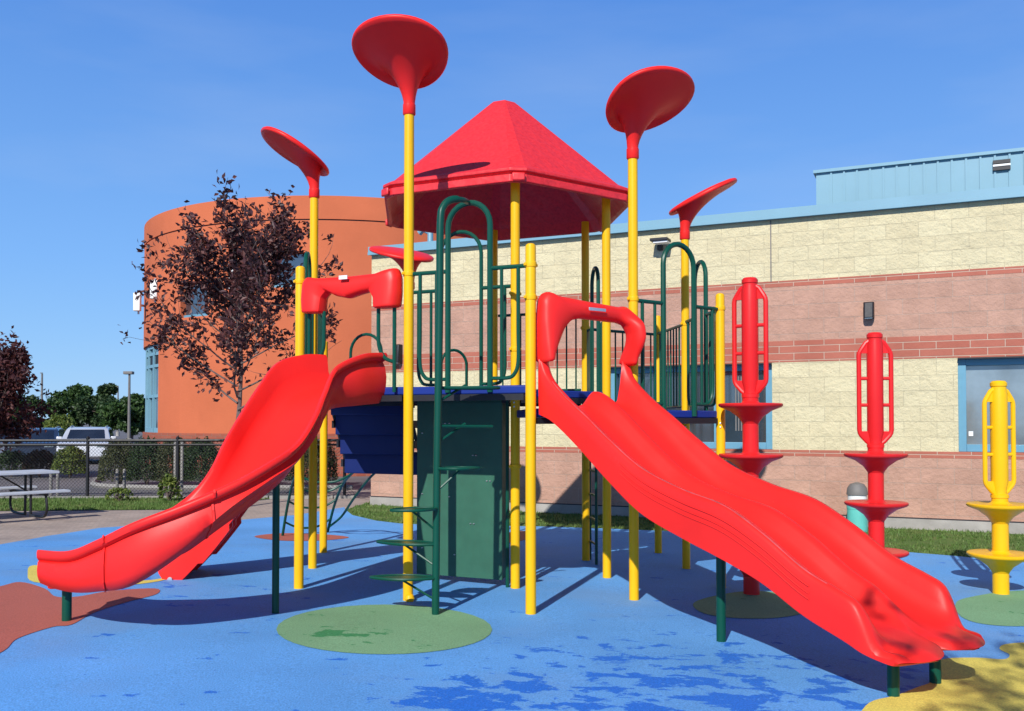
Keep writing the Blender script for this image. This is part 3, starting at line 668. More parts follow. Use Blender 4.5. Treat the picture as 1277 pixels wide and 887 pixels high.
for i, (pxx, Yp, lab) in enumerate(((64.5, 20.3, 'pale post behind the fence, left one of the pair beyond the picnic table'), (73, 20.3, 'pale post behind the fence, right one of the pair beyond the picnic table'), (147, 20.6, 'pale post behind the fence, left one of the pair before the hedge end'), (156, 20.6, 'pale post behind the fence, right one of the pair before the hedge end'), (219, 20.9, 'tall pale post behind the fence, left one of the pair at mid hedge'), (227.5, 20.9, 'tall pale post behind the fence, right one of the pair at mid hedge'))):
    p = (xa(pxx, Yp), Yp); hh = .55 if i < 4 else 1.2
    m_ = MB(); m_.lathe((p[0], p[1], 0), [(.034, -.05), (.034, hh), (.025, hh + .03), (.01, hh + .035)], 10); o = m_.build('marker_post', M['stone']); tag(o, lab, 'post', 'pale posts behind the fence')

# ------------------------------------------------------------------ lamps, cars, picnic table
def street_lamp(pxx, pyt, Y, label, heads=True):
    x = xa(pxx, Y); z = za(pyt, Y); root = thing('street_lamp', label, 'street lamp', (x, Y, 0), group='poles over the parking area')
    m_ = MB(); m_.tube([(x, Y, -.1), (x, Y, z)], [.11, .07], 10); m_.build('pole', M['grey'], root)
    m_ = MB(); m_.lathe((x, Y, 0), [(.2, 0), (.2, .5), (.12, .52)], 12); m_.build('base', M['found'], root)
    m_ = MB(); s_ = 1 if heads else .35
    m_.box((x - .05, Y, z + .05), (.62 * s_, .4 * s_, .2 * s_)); m_.build('lamp_head', M['grey'], root, bevel=.04)
street_lamp(161, 466, 62, 'tall grey street lamp with a boxy head left of the round building')
street_lamp(52, 466, 75, 'thin bare pole above the far trees near the left edge', False)
street_lamp(147, 482, 105, 'faint thin pole between the far trees, left of the street lamp', False)
def car(name, label, loc, rz, paint, L=4.7, Wd=1.85, Hh=1.55):
    root = thing(name, label, 'car', loc, rz, 'cars parked beyond the fence', local=True)
    prof = [(-.5, .28), (-.5, .5), (-.485, .62), (-.46, .95), (-.40, .985), (-.30, 1.0), (-.16, .985), (-.05, .66), (.06, .63), (.3, .58), (.44, .52), (.49, .42), (.5, .24), (.46, .17), (-.46, .18)]
    prof = [(-.5, .25), (-.495, .55), (-.47, .64), (-.445, .9), (-.40, .975), (-.25, 1.0), (-.05, .99), (.06, .93), (.2, .67), (.34, .635), (.45, .57), (.49, .45), (.5, .22), (.46, .15), (-.46, .15)]
    body = MB(); rings = []
    for yy, inz in ((-.5, 0), (-.47, 1), (.47, 1), (.5, 0)):
        ring = []
        for a, b in prof:
            z = b * Hh; tum = 1 - .17 * max(0, (b - .62) / .38); ins = .985 if inz == 0 else 1
            ring.append((a * L * (ins if b > .6 else 1), yy * Wd * tum, z * (1 if inz else (.985 if b > .9 else 1))))
        rings.append(ring)
    body.rings(rings); body.build('body', paint, root, bevel=.03, seg=3)
    for sg in (-1, 1):
        g = MB(); tum = lambda b: (.5 * Wd * (1 - .17 * max(0, (b - .62) / .38)) + .004) * sg
        for x0, x1, t0, t1 in ((-.41, -.27, -.385, -.27), (-.255, -.06, -.255, -.06), (-.045, .15, -.045, .055)):
            g.add([(x0 * L, tum(.66), .66 * Hh), (x1 * L, tum(.66), .66 * Hh), (t1 * L, tum(.92), .92 * Hh), (t0 * L, tum(.92), .92 * Hh)], [(0, 1, 2, 3)])
        g.build('side_window', M['carglass'], root, smooth=False)
        for x in (-.31, .31):
            wz = .335; whl = MB(); ax = Matrix.Rotation(R(90), 3, 'X')
            whl.lathe((x * L, sg * (Wd / 2 - .09), wz), [(.2, -.1), (.31, -.1), (.335, -.07), (.335, .07), (.31, .1), (.2, .1)], 24, ax); tw = whl.build('wheel', M['tyre'], root)
            rm = MB(); rm.lathe((x * L, sg * (Wd / 2 - .07), wz), [(.2, -.09), (.2, .09), (.06, .1), (.02, .1)], 20, ax); rm.build('rim', M['galv'], tw)
            ar = MB(); ar.lathe((x * L, sg * (Wd / 2 - .1), wz), [(.37, -.11), (.37, .108)], 24, ax); ar.build('wheel_arch', M['dark'], root)
        hl_ = MB(); hl_.box((.475 * L, sg * Wd * .36, .5 * Hh), (.12, .34, .14)); hl_.build('headlight', M['glasspale'], root, bevel=.03)
        tl = MB(); tl.box((-.485 * L, sg * Wd * .42, .62 * Hh), (.08, .16, .3)); tl.build('tail_light', M['lamp_red'], root, bevel=.02)
        mr = MB(); mr.box((.13 * L, sg * (Wd / 2 + .08), .7 * Hh), (.1, .2, .13)); mr.build('mirror', paint, root, bevel=.03)
        rr = MB(); rr.tube([(-.38 * L, sg * Wd * .36, Hh * 1.0), (-.25 * L, sg * Wd * .36, Hh * 1.03), (0, sg * Wd * .36, Hh * 1.01)], .018, 6); rr.build('roof_rail', M['galv'], root)
    g = MB()
    g.add([(.195 * L + .01, -.38 * Wd, .69 * Hh), (.195 * L + .01, .38 * Wd, .69 * Hh), (.07 * L + .01, .34 * Wd, .925 * Hh + .012), (.07 * L + .01, -.34 * Wd, .925 * Hh + .012)], [(0, 1, 2, 3)]); g.build('windscreen', M['carglass'], root, smooth=False)
    g = MB(); g.add([(-.468 * L - .01, -.38 * Wd, .68 * Hh), (-.468 * L - .01, .38 * Wd, .68 * Hh), (-.442 * L - .012, .35 * Wd, .92 * Hh), (-.442 * L - .012, -.35 * Wd, .92 * Hh)], [(0, 1, 2, 3)]); g.build('rear_window', M['carglass'], root, smooth=False)
    return root
car('estate_car', 'silver white estate car parked behind the rounded shrub', (xa(110, 37), 37, 0), R(-70), M['carwhite'], 4.4, 1.8, 1.42)
car('parked_car', 'dark car parked left of the silver estate car', (xa(48, 38), 38, 0), R(-70), M['cardark'], 4.5, 1.8, 1.38)
car('parked_car', 'grey car at the left edge behind the picnic table', (xa(-6, 38.5), 38.5, 0), R(-70), M['carred'], 4.5, 1.8, 1.38)
# picnic table: local x = long axis
pt = thing('picnic_table', 'grey metal picnic table with black tube legs on the path', 'picnic table', (-8.59, 15.29, .03), math.atan2(.74, .67), local=True)
def slab(name, y, z, wy, L_, thick):
    m_ = MB(); k = 5 if wy > .5 else 2
    for q in range(k): m_.box((0, y - wy / 2 + wy * (q + .5) / k, z), (L_, wy / k - .008, thick))
    m_.build(name, M['tabletop'], pt, bevel=.008)
slab('table_top', 0, .75, .74, 1.84, .045); slab('bench', -.7, .45, .26, 1.84, .04); slab('bench', .7, .45, .26, 1.84, .04)
for sx_ in (-.55, .55):
    m_ = MB()
    for sg in (-1, 1):
        m_.tube(catmull([(sx_, sg * .12, .72), (sx_, sg * .12, .02)], 2), .022, 8)
        m_.tube(catmull([(sx_, sg * .12, .03), (sx_, sg * .5, .03), (sx_, sg * .72, .06), (sx_, sg * .8, .2), (sx_, sg * .74, .43)], 6), .022, 8)
    m_.tube([(sx_, -.8, .41), (sx_, .8, .41)], .02, 8); m_.tube([(sx_, -.36, .72), (sx_, .36, .72)], .02, 8)
    m_.tube([(sx_, 0, .42), (sx_ * .2, 0, .71)], .014, 6); m_.build('leg', M['rail_black'], pt)

# ------------------------------------------------------------------ play structure
LA = .630; LS = 1.2; O = Vector((.032, 9.057, 0))
ux = Vector((math.cos(LA), math.sin(LA), 0)) * LS; vx = Vector((math.cos(LA + math.pi / 3), math.sin(LA + math.pi / 3), 0)) * LS
Lt = lambda i, j: O + ux * i + vx * j
P = dict(P1=Lt(-2, 1), P2=Lt(-1, 0), P3=Lt(0, -1), A=Lt(0, 0), B=Lt(1, 0), C=Lt(1, 1), D=Lt(0, 2), E=Lt(-1, 2), F=Lt(-1, 1), P5=Lt(1, -1), P8=Lt(-2, 2), P9=Lt(-2, 3), P10=Lt(2, 1), Q=Lt(2, 0), P11=Lt(2, -1), G=Lt(0, 1))
play = thing('play_structure', 'red, yellow, green and blue climbing frame with roof and slides', 'play structure', tuple(P['G']))
DL, DR = 1.955, 1.75      # deck heights: main and right wing
def post(key, top, cap=True, r=.0455):
    p = P[key]; m_ = MB(); g = gz(p.x, p.y)
    pr = [(r, g - .05), (r, top - .03), (r * .93, top - .012), (r * .6, top), (.004, top + .004)] if cap else [(r, g - .05), (r, top)]
    m_.lathe((p.x, p.y, 0), pr, 20); return m_.build('post', M['yellow'], play)
posts = {}
for k, t in (('P1', 3.13), ('P3', 3.16), ('P9', 2.62), ('P11', 2.93), ('P10', 2.98)): posts[k] = post(k, t)
for k in 'ABCDEF': posts[k] = post(k, 4.02, False)
for k, t in (('P2', 4.44), ('P5', 4.10), ('Q', 3.72), ('P8', 4.09)): posts[k] = post(k, t, False)
P['S'] = Lt(-1, 3) ; posts['S'] = post('S', 3.37, False)
def topper(key, z0, dirv, tilt=32, Rr=.405, off=.215, Hc=.34):
    p = P[key].copy(); p.z = z0; d = Vector((*dirv, 0)).normalized(); up = Vector((0, 0, 1)); side = d.cross(up).normalized()
    m_ = MB(); seg = 48; rings = [];
    def ring(c, r, tl, squash=1):
        dd = (d * math.cos(tl) + up * math.sin(tl)); return [c + dd * (r * math.cos(6.28318 * k / seg)) + side * (r * squash * (1 + .13 * math.cos(6.28318 * k / seg) * (r > .2)) * math.sin(6.28318 * k / seg)) for k in range(seg)]
    for z, r in ((-.01, .050), (.0, .058), (.085, .058), (.09, .052), (.12, .054)): rings.append(ring(p + up * z, r, 0))
    b = p + up * .12; T = R(tilt)
    for i in range(1, 15):
        s = i / 14; rings.append(ring(b + d * off * s ** 1.25 + up * (Hc * (1 - (1 - s) ** 2.1)), .054 + (Rr - .054) * s ** 1.42, T * s ** 1.0, 1.03))
    nrm = (-d * math.sin(T) + up * math.cos(T)); c = b + d * off + up * Hc
    for r, hgt in ((Rr + .012, .012), (Rr + .012, .03), (Rr, .045), (Rr * .93, .055), (Rr * .7, .068), (Rr * .4, .075), (.02, .078)): rings.append(ring(c + nrm * hgt, r, T, 1.03))
    m_.rings(rings); m_.build('topper', M['red'], posts[key], auto=50)
topper('P2', 4.44, (-.22, -.97), 26)
topper('P5', 4.10, (.58, -.81), 26)
topper('P8', 4.09, (-.97, -.22), 30)
topper('Q', 3.72, (.985, .10), 26)
topper('S', 3.36, (-.55, .83), 19)
m_ = MB(); p = P['P2']; m_.lathe((p.x + .02, p.y - .05, .055), [(.005, -.045), (.035, -.03), (.045, 0), (.035, .03), (.005, .045)], 14); m_.build('base_knob', M['yellow'], posts['P2'])
def deck(keys, z, name='deck'):
    c = sum((P[k] for k in keys), Vector()) / len(keys); pts = [P[k] + (c - P[k]).normalized() * .012 for k in keys]
    m_ = MB(); m_.prism(pts, z - .075, z); m_.build(name, M['blue'], play, bevel=.012)
deck(('P1', 'P2', 'F', 'P8'), DL); deck(('P2', 'P3', 'A', 'F'), DL - .003); deck(('A', 'B', 'C', 'D', 'E', 'F'), DL)
deck(('P3', 'P5', 'B', 'A'), DR); deck(('P5', 'P11', 'Q', 'B'), DR - .003); deck(('B', 'Q', 'P10', 'C'), DR); deck(('P8', 'F', 'E', 'P9'), DL - .002)
for k_ in ('P1', 'P5', 'P8', 'P9', 'P10', 'P11', 'Q', 'A', 'B'):
    zd = DL if k_ in ('P1', 'P2', 'P8', 'P9', 'A') else DR; p = P[k_]
    for z in (zd - .13, zd - .17):
        m_ = MB(); m_.lathe((p.x - .012, p.y - .045, z), [(.002, -.006), (.009, -.004), (.009, .004), (.002, .007)], 8, Matrix.Rotation(R(90), 3, 'X')); m_.build('bolt', M['steel'], posts[k_])
# under-deck support frames (dark beams)
m_ = MB()
for a, b, z in (('P1', 'P2', DL), ('P2', 'P3', DL), ('A', 'F', DL), ('A', 'B', DL), ('B', 'C', DL), ('C', 'D', DL), ('D', 'E', DL), ('E', 'F', DL), ('P3', 'P5', DR), ('P5', 'P11', DR), ('P11', 'Q', DR), ('Q', 'P10', DR), ('P10', 'C', DR), ('B', 'Q', DR), ('P8', 'P9', DL), ('P8', 'P1', DL), ('E', 'P9', DL)):
    pa, pb = P[a], P[b]; d = (pb - pa).normalized(); mid = (pa + pb) / 2
    m_.box((mid.x, mid.y, z - .105), ((pb - pa).length - .12, .03, .055), math.atan2(d.y, d.x))
m_.build('deck_beams', M['dark'], play)
# clamps on posts where rails attach
def clamps(key, zs):
    p = P[key]
    for z in zs:
        m_ = MB(); m_.lathe((p.x, p.y, z), [(.045, -.026), (.051, -.022), (.053, 0), (.051, .022), (.045, .026)], 16)
        m_.box((p.x, p.y, z), (.135, .028, .026), LA); m_.build('clamp', M['yellow'], posts[key], bevel=.004)
clamps('P2', (2.98,)); clamps('P3', (2.98, 2.7)); clamps('P1', (2.98,)); clamps('P5', (2.78,)); clamps('P11', (2.78,)); clamps('Q', (2.75,)); clamps('A', (2.9, 2.35, 1.2)); clamps('B', (2.75,)); clamps('C', (2.75,))
TR = .0175
def lerp(a, b, t, z=0): p = P[a].lerp(P[b], t); return Vector((p.x, p.y, z))
def panel(a, b, z0, z1, n, t0=.05, t1=.95, zmid=None):
    m_ = MB(); m_.tube([lerp(a, b, t0, z1), lerp(a, b, t1, z1)], TR, 8); m_.tube([lerp(a, b, t0, z0 + .06), lerp(a, b, t1, z0 + .06)], TR * .9, 8)
    for i in range(n):
        t = t0 + (t1 - t0) * (i + .5) / n; m_.tube([lerp(a, b, t, z0 + .06), lerp(a, b, t, z1)], .011, 6)
    m_.build('guardrail', M['green'], play)
panel('C', 'D', DL, 2.95, 9); panel('C', 'P10', DR, 2.74, 9); panel('P10', 'Q', DR, 2.75, 9); panel('P8', 'P9', DL, 2.9, 8)
def arch(a, b, t0, t1, z0, zt, r=.024, side=True, zr=None, rails=(.98,)):
    """entry arch with the two short rail pieces that tie it to the posts"""
    w2 = (lerp(a, b, t1) - lerp(a, b, t0)).length / 2; pts = [lerp(a, b, t0, z0 - .06), lerp(a, b, t0, z0 + .4), lerp(a, b, t0, (z0 + zt) / 2)]
    for k in range(13):
        an = math.pi * k / 12; tt = (t0 + t1) / 2 - math.cos(an) * (t1 - t0) / 2; pts.append(lerp(a, b, tt, zt - w2 + w2 * math.sin(an)))
    pts += [lerp(a, b, t1, (z0 + zt) / 2), lerp(a, b, t1, z0 + .4), lerp(a, b, t1, z0 - .06)]
    m_ = MB(); m_.tube(pts, r, 10); m_.build('arch', M['green'], play)
    if not side: return
    m_ = MB(); hr = zr or (z0 + 1.02)
    for q0, q1 in ((t0, .04), (t1, .96)):
        m_.tube([lerp(a, b, q0, hr), lerp(a, b, q1, hr)], .019, 8)
        qm = q0 + (q1 - q0) * .33; qe = q0 + (q1 - q0) * .8
        m_.tube([lerp(a, b, qm, hr), lerp(a, b, qm, z0 + .05)], .015, 8)
        m_.tube(catmull([lerp(a, b, qe, hr), lerp(a, b, qe, z0 + .5), lerp(a, b, qe, z0 + .2), lerp(a, b, qe - (qe - q0) * .15, z0 + .09), lerp(a, b, qe - (qe - q0) * .4, z0 + .06), lerp(a, b, q0, z0 + .06)], 5), .017, 8)
    m_.build('guardrail', M['green'], play)
arch('P2', 'P3', .335, .68, DL, 3.57, .026)
arch('F', 'A', .30, .69, DL, 3.56, .02)
arch('P5', 'P11', .33, .68, DR, 3.36, .026)
arch('Q', 'P11', .30, .62, DR, 3.36, .024)
arch('B', 'C', .36, .66, DR, 3.37, .022, side=False)
arch('P1', 'P8', .36, .64, DL, 3.36, .024)
arch('E', 'P9', .32, .68, DL, 2.68, .018, side=False)
arch('E', 'D', .36, .66, DL, 2.5, .018, side=False)
m_ = MB()
for t in (.12, .2, .28, .72, .8, .88): m_.tube([lerp('B', 'C', t, DR + .05), lerp('B', 'C', t, 2.72)], .013, 6)
m_.box(tuple(lerp('B', 'C', .74, (DR + 2.7) / 2)), (.32, .02, .92), LA + R(60)); m_.build('barrier_panel', M['green'], play)
# ladder under the hexagon, near post C
m_ = MB()
for t in (.70, 1.02):
    p = lerp('B', 'C', t); p = p + ux * .06; m_.tube([(p.x, p.y, gz(p.x, p.y)), (p.x, p.y, DR)], .017, 8)
for z in (.22, .5, .78, 1.06, 1.34): a_, b_ = lerp('B', 'C', .70, z) + ux * .06, lerp('B', 'C', 1.02, z) + ux * .06; m_.tube([a_, b_], .013, 6)
m_.build('ladder', M['green'], play)
# green panel wall under the deck, F to A
m_ = MB(); th = math.atan2((P['A'] - P['F']).y, (P['A'] - P['F']).x)
c = lerp('F', 'A', .485, (DL - .06) / 2 + .03); m_.box(tuple(c), (1.2 * .80, .03, DL - .16), th)
pw = m_.build('panel_wall', M['panelgreen'], play, bevel=.004)
m_ = MB(); e = lerp('F', 'A', .90, (DL - .06) / 2 + .03) + vx * .09; m_.box(tuple(e), (.03, .18, DL - .17), th)
e = lerp('F', 'A', .93, (DL - .06) / 2 + .03); m_.tube([(e.x, e.y, 0), (e.x, e.y, 1.86)], .018, 8); m_.build('side_panel', M['green'], pw)
m_ = MB(); nd = Vector((math.sin(th), -math.cos(th), 0))
for t, z in ((.14, 1.52), (.14, .9), (.14, .35), (.36, 1.62), (.40, 1.62), (.62, 1.3), (.65, 1.3), (.40, .88), (.6, .62), (.63, .62), (.75, 1.05), (.78, 1.05), (.45, .3)):
    q = lerp('F', 'A', t, z) + nd * .018; m_.lathe(tuple(q), [(.002, -.006), (.010, -.004), (.010, .004), (.002, .006)], 8)
m_.build('bolts', M['steel'], pw)

# pod climber: pole with leaf steps, rungs and over-arch
pc = Vector((-.64, 7.75, 0)); gzp = gz(pc.x, pc.y)
m_ = MB()
top = lerp('P2', 'P3', .50, 3.575)
pts = catmull([(pc.x, pc.y, gzp - .03), (pc.x + .01, pc.y, 1.2), (pc.x + .03, pc.y, 2.6), (pc.x + .035, pc.y, 3.3), (pc.x + .06, pc.y + .02, 3.46), (pc.x + .13, pc.y + .07, 3.53), (pc.x + .22, pc.y + .15, 3.545), tuple(top)], 5)
m_.tube(pts, [.032 if i < 28 else .024 for i in range(len(pts))], 12)
pole = m_.build('climbing_pole', M['green'], play)
def leaf_step(ang, z, L_=.36, wdt=.115):
    d = Vector((math.cos(ang), math.sin(ang), 0)); s_ = Vector((-d.y, d.x, 0)); ol = []
    base = Vector((pc.x + .01, pc.y, 0))
    for k in range(28):
        a = 2 * math.pi * k / 28; u = .5 - .5 * math.cos(a); ol.append(base + d * (u * L_ + .0) + s_ * (wdt * math.sin(a) * (math.sin(math.pi * (.12 + .8 * u))) ** .6))
    m1 = MB(); m1.tube([(p.x, p.y, z) for p in ol], .013, 6, closed=True)
    m1.prism([base + (p - base) * .985 for p in ol], z - .012, z + .004)
    q0 = base + d * L_ * .55; m1.tube([(q0.x, q0.y, z - .012), (base.x, base.y, z - .19)], .010, 6)
    m1.build('leaf_step', M['green'], play)
leaf_step(R(176), .33, .56); leaf_step(R(160), .61, .56); leaf_step(R(205), .91, .40); leaf_step(R(10), 1.245, .36)
m_ = MB()
pcr = lambda z: Vector((pc.x + .015, pc.y, z))
m_.tube([pcr(1.60), lerp('P2', 'P3', .70, 1.595)], .013, 8); m_.tube([pcr(1.46), pcr(1.55) + Vector((.22, .2, .07))], .012, 8); m_.tube([pcr(1.80), pcr(1.88) + Vector((.22, .2, .07))], .012, 8)
m_.build('rungs', M['green'], pole)
m_ = MB(); ol = []
for k in range(24):
    a = 2 * math.pi * k / 24; ol.append(Vector((pc.x + .02 + .255 + .255 * math.cos(a), pc.y + .10 + .11 * math.sin(a) - .02 * math.cos(a), DL - .03)))
m_.tube(ol, .014, 6, closed=True); m_.prism(ol, DL - .045, DL - .026); m_.build('top_step', M['green'], play)

# roof
m_ = MB(); G = P['G']; RR = 1.5
hexdirs = [(P[k] - G).normalized() for k in ('A', 'B', 'C', 'D', 'E', 'F')]
prof = [(.01, 5.205), (.135, 5.195), (.19, 5.15), (RR - .10, 4.125), (RR + .015, 4.075), (RR + .015, 4.045), (RR - .03, 4.035), (RR - .03, 4.02), (RR + .0, 4.015), (RR - .0, 3.945), (RR - .03, 3.935), (RR - .06, 3.95), (RR - .14, 4.06), (.14, 5.06)]
def hexring(r, z, cut=.062):
    out = []
    for i, d in enumerate(hexdirs):
        dn = hexdirs[(i + 1) % 6]; dp = hexdirs[i - 1]; c = G + d * r; k = cut if r > .3 else cut * r / .3
        for t in (-k, k):
            o_ = (dp if t < 0 else dn); q = c + (o_ * r - d * r) * abs(t) if t else c + d * (.004 * (r > .3)) - d * .012 * 0
            out.append(Vector((q.x, q.y, z + (0 if t else .0))))
    return out
# ridge bands: a slightly raised strip along each hip
m_.rings([hexring(r, z) for r, z in prof]); roof = m_.build('roof', M['roof'], play, smooth=False, bevel=.012)
for d in hexdirs:
    cb = MB(); c = G + d * (RR - .012); th_ = math.atan2(d.y, d.x); cb.box((c.x, c.y, 3.982), (.03, .13, .08), th_); cb.build('corner_bracket', M['roof'], roof, bevel=.015)

# ---------------- double slide
DS = Vector((2.02, -2.68, 0)).normalized(); NS = Vector((DS.y, -DS.x, 0))   # NS points to the near (camera-left) side
MS = (P['P3'] + P['P5']) / 2
def interp(tab, t):
    if t <= tab[0][0]: return tab[0][1]
    for i in range(len(tab) - 1):
        a, b = tab[i], tab[i + 1]
        if t <= b[0]:
            s = (t - a[0]) / (b[0] - a[0])
            p0 = tab[max(i - 1, 0)]; p3 = tab[min(i + 2, len(tab) - 1)]
            m0 = (b[1] - p0[1]) / max(b[0] - p0[0], 1e-6) * (b[0] - a[0]); m1 = (p3[1] - a[1]) / max(p3[0] - a[0], 1e-6) * (b[0] - a[0])
            return (2 * s ** 3 - 3 * s * s + 1) * a[1] + (s ** 3 - 2 * s * s + s) * m0 + (-2 * s ** 3 + 3 * s * s) * b[1] + (s ** 3 - s * s) * m1
    return tab[-1][1]
rimT = [(0, 2.22), (.08, 2.05), (.3, 1.86), (.6, 1.665), (.86, 1.49), (1.2, 1.29), (1.6, 1.155), (2.0, 1.06), (2.32, .90), (2.63, .71), (2.88, .61), (2.99, .555), (3.05, .47), (3.11, .345), (3.15, .30), (3.3, .295)]
botT = [(0, 1.70), (.17, 1.64), (.48, 1.447), (.86, 1.175), (1.21, .955), (1.62, .81), (1.99, .70), (2.32, .585), (2.63, .43), (2.9, .33), (3.08, .265), (3.3, .215)]
bedT = [(0, 1.76), (.2, 1.74), (.45, 1.60), (.86, 1.30), (1.2, 1.085), (1.6, .955), (2.0, .87), (2.32, .71), (2.63, .51), (2.9, .39), (3.1, .325), (3.3, .285)]
def slide2():
    lat = [(-.535, 'b'), (-.54, 'm'), (-.535, 'r-'), (-.515, 'r'), (-.475, 'r'), (-.445, 'i1'), (-.42, 'i2'), (-.385, 'i3'), (-.33, 'd1'), (-.235, 'd'), (-.14, 'd1'), (-.09, 'g1'), (-.055, 'g2'), (-.02, 'g'), (.02, 'g'), (.055, 'g2'), (.09, 'g1'), (.14, 'd1'), (.235, 'd'), (.33, 'd1'), (.385, 'i3'), (.42, 'i2'), (.445, 'i1'), (.475, 'r'), (.515, 'r'), (.535, 'r-'), (.54, 'm'), (.535, 'b')]
    under = [(.50, 'b'), (.46, 'u'), (.25, 'u'), (0, 'u'), (-.25, 'u'), (-.46, 'u'), (-.50, 'b')]
    rings = []; K = 132
    for k in range(K + 1):
        t = 3.3 * k / K; rim, bot, bed = interp(rimT, t), interp(botT, t), interp(bedT, t)
        ridge = .135 * sstep(.0, .12, t) * (1 - sstep(2.75, 3.15, t)) + .012
        if t < .2: ridge = ridge
        ring = []
        for l, c in lat + under:
            tt = t
            if t > 2.95:  # rounded exit lobes with a notch between the lanes
                al = abs(abs(l) - .27); ext = .045 - .95 * al ** 1.7 - (.07 if abs(l) < .05 else 0); tt = t + ext * (t - 2.95) / .35
            ww = 1 - .08 * sstep(3.0, 3.3, t)
            z = {'b': bot, 'm': bot * .45 + rim * .55, 'r-': rim - .03, 'r': rim, 'i1': rim - .03, 'i2': bed + (rim - bed) * .5, 'i3': bed + (rim - bed) * .16, 'd1': bed + .012, 'd': bed, 'g1': bed + ridge * .35, 'g2': bed + ridge * .8, 'g': bed + ridge, 'u': max(bot + .02, bed - .05)}[c]
            if c == 'u' and t > 2.95: z = bot + .005
            if t > 3.2:
                u_ = (t - 3.2) / .1; kk = math.sqrt(max(0, 1 - u_ * u_)) * .92 + .08; zm = (bot + bed) / 2; z = zm + (z - zm) * kk
            if c in ('i1', 'i2', 'i3') and t < .5: z = bed + (z - bed) * 1
            ring.append(MS - NS * l * ww + DS * (tt + .02) + Vector((0, 0, z)))
        rings.append(ring)
    m_ = MB(); m_.rings(rings); return m_.build('double_slide', M['red'], play, auto=60)
ds = slide2()
# moulded groove lines and seams
m_ = MB()
for off_ in (0.0, .05, .09):
    m_.tube([MS + NS * .5415 + DS * (.02 + t) + Vector((0, 0, interp(rimT, t) * .75 + interp(botT, t) * .25 - off_ * .9)) for t in [1.0 + .06 * q for q in range(29)]], .0045, 5)
m_.build('moulded_line', M['red'], ds)
m_ = MB(); m_.tube([MS + NS * .512 + DS * (.02 + t) + Vector((0, 0, interp(rimT, t) + .0015)) for t in [.15 + .06 * q for q in range(45)]], [.0025 + .004 * abs(math.sin(q * .8)) for q in range(45)], 5); m_.build('scuff_line', M['scuff'], ds)
# entry hood
def hood_pt(l, z, t): return MS - NS * l + DS * t + Vector((0, 0, z))
outer = [(-.535, 2.14), (-.545, 2.30), (-.545, 2.50), (-.53, 2.68), (-.49, 2.745), (-.44, 2.765), (-.40, 2.735), (-.2, 2.72), (.1, 2.70), (.38, 2.685), (.43, 2.70), (.48, 2.69), (.52, 2.64), (.545, 2.50), (.545, 2.30), (.535, 2.14)]
inner = [(.455, 2.16), (.45, 2.30), (.435, 2.44), (.41, 2.51), (.36, 2.54), (.2, 2.545), (-.08, 2.55), (-.20, 2.525), (-.29, 2.44), (-.37, 2.31), (-.43, 2.20), (-.445, 2.15)]
def hood(outer, inner, fpt, depth, name, parent, bulge=.07):
    # quad strip between outer and inner outlines, closed as a moulded shell
    n = 56
    def resample(pl, n):
        d = [0]
        for i in range(1, len(pl)): d.append(d[-1] + math.dist(pl[i], pl[i - 1]))
        out = []
        for k in range(n + 1):
            s = d[-1] * k / n; i = max(j for j in range(len(pl)) if d[j] <= s + 1e-9); i = min(i, len(pl) - 2); u = (s - d[i]) / max(1e-9, d[i + 1] - d[i]); out.append((pl[i][0] + (pl[i + 1][0] - pl[i][0]) * u, pl[i][1] + (pl[i + 1][1] - pl[i][1]) * u))
        return out
    o1 = resample(outer, n); i1 = resample(inner[::-1], n); rings = []
    for a, b in zip(o1, i1):
        t0, t1 = -depth * .35, depth * .65; low = 1 - sstep(outer[0][1], outer[0][1] + .45, (a[1] + b[1]) / 2); sh = low * .03
        rings.append([fpt(*a, t0), fpt(*a, t0 + (t1 - t0) * .5), fpt(a[0] * .985, a[1] * .998, t1 + sh - .02), fpt(a[0] * .7 + b[0] * .3, a[1] * .7 + b[1] * .3, t1 + sh + bulge * .5), fpt(a[0] * .3 + b[0] * .7, a[1] * .3 + b[1] * .7, t1 + sh + bulge * .5), fpt(*b, t1 + sh - .01), fpt(*b, t0 + (t1 - t0) * .5), fpt(*b, t0)])
    m_ = MB(); m_.rings(rings); return m_.build(name, M['red'], parent, auto=70, sub=1)
hd = hood(outer, inner, lambda l, z, t: hood_pt(l, z, t + .13 * sstep(.3, .5, l) * (1 - sstep(2.52, 2.66, z)) * sstep(2.16, 2.42, z)), .17, 'hood', ds, .04)
m_ = MB(); q = hood_pt(.02, 2.625, .155); m_.box(tuple(q), (.2, .006, .028), math.atan2(NS.y, NS.x)); m_.build('hood_plate', M['galv'], hd, bevel=.002)
for p2 in ((1.577, 6.99), (2.319, 5.645), (2.712, 5.947)):
    t = (Vector((*p2, 0)) - MS).dot(DS); m_ = MB(); zt = interp(botT, min(t, 3.2)) + .03
    m_.lathe((p2[0], p2[1], 0), [(.036, gz(*p2) - .03), (.036, zt)], 14); m_.box((p2[0], p2[1], zt - .01), (.16, .07, .02), math.atan2(NS.y, NS.x)); m_.build('slide_leg', M['green'], ds)

# ---------------- curved single slide
n1 = Vector((-.45, -.893, 0)); M1 = (P['P1'] + P['P2']) / 2
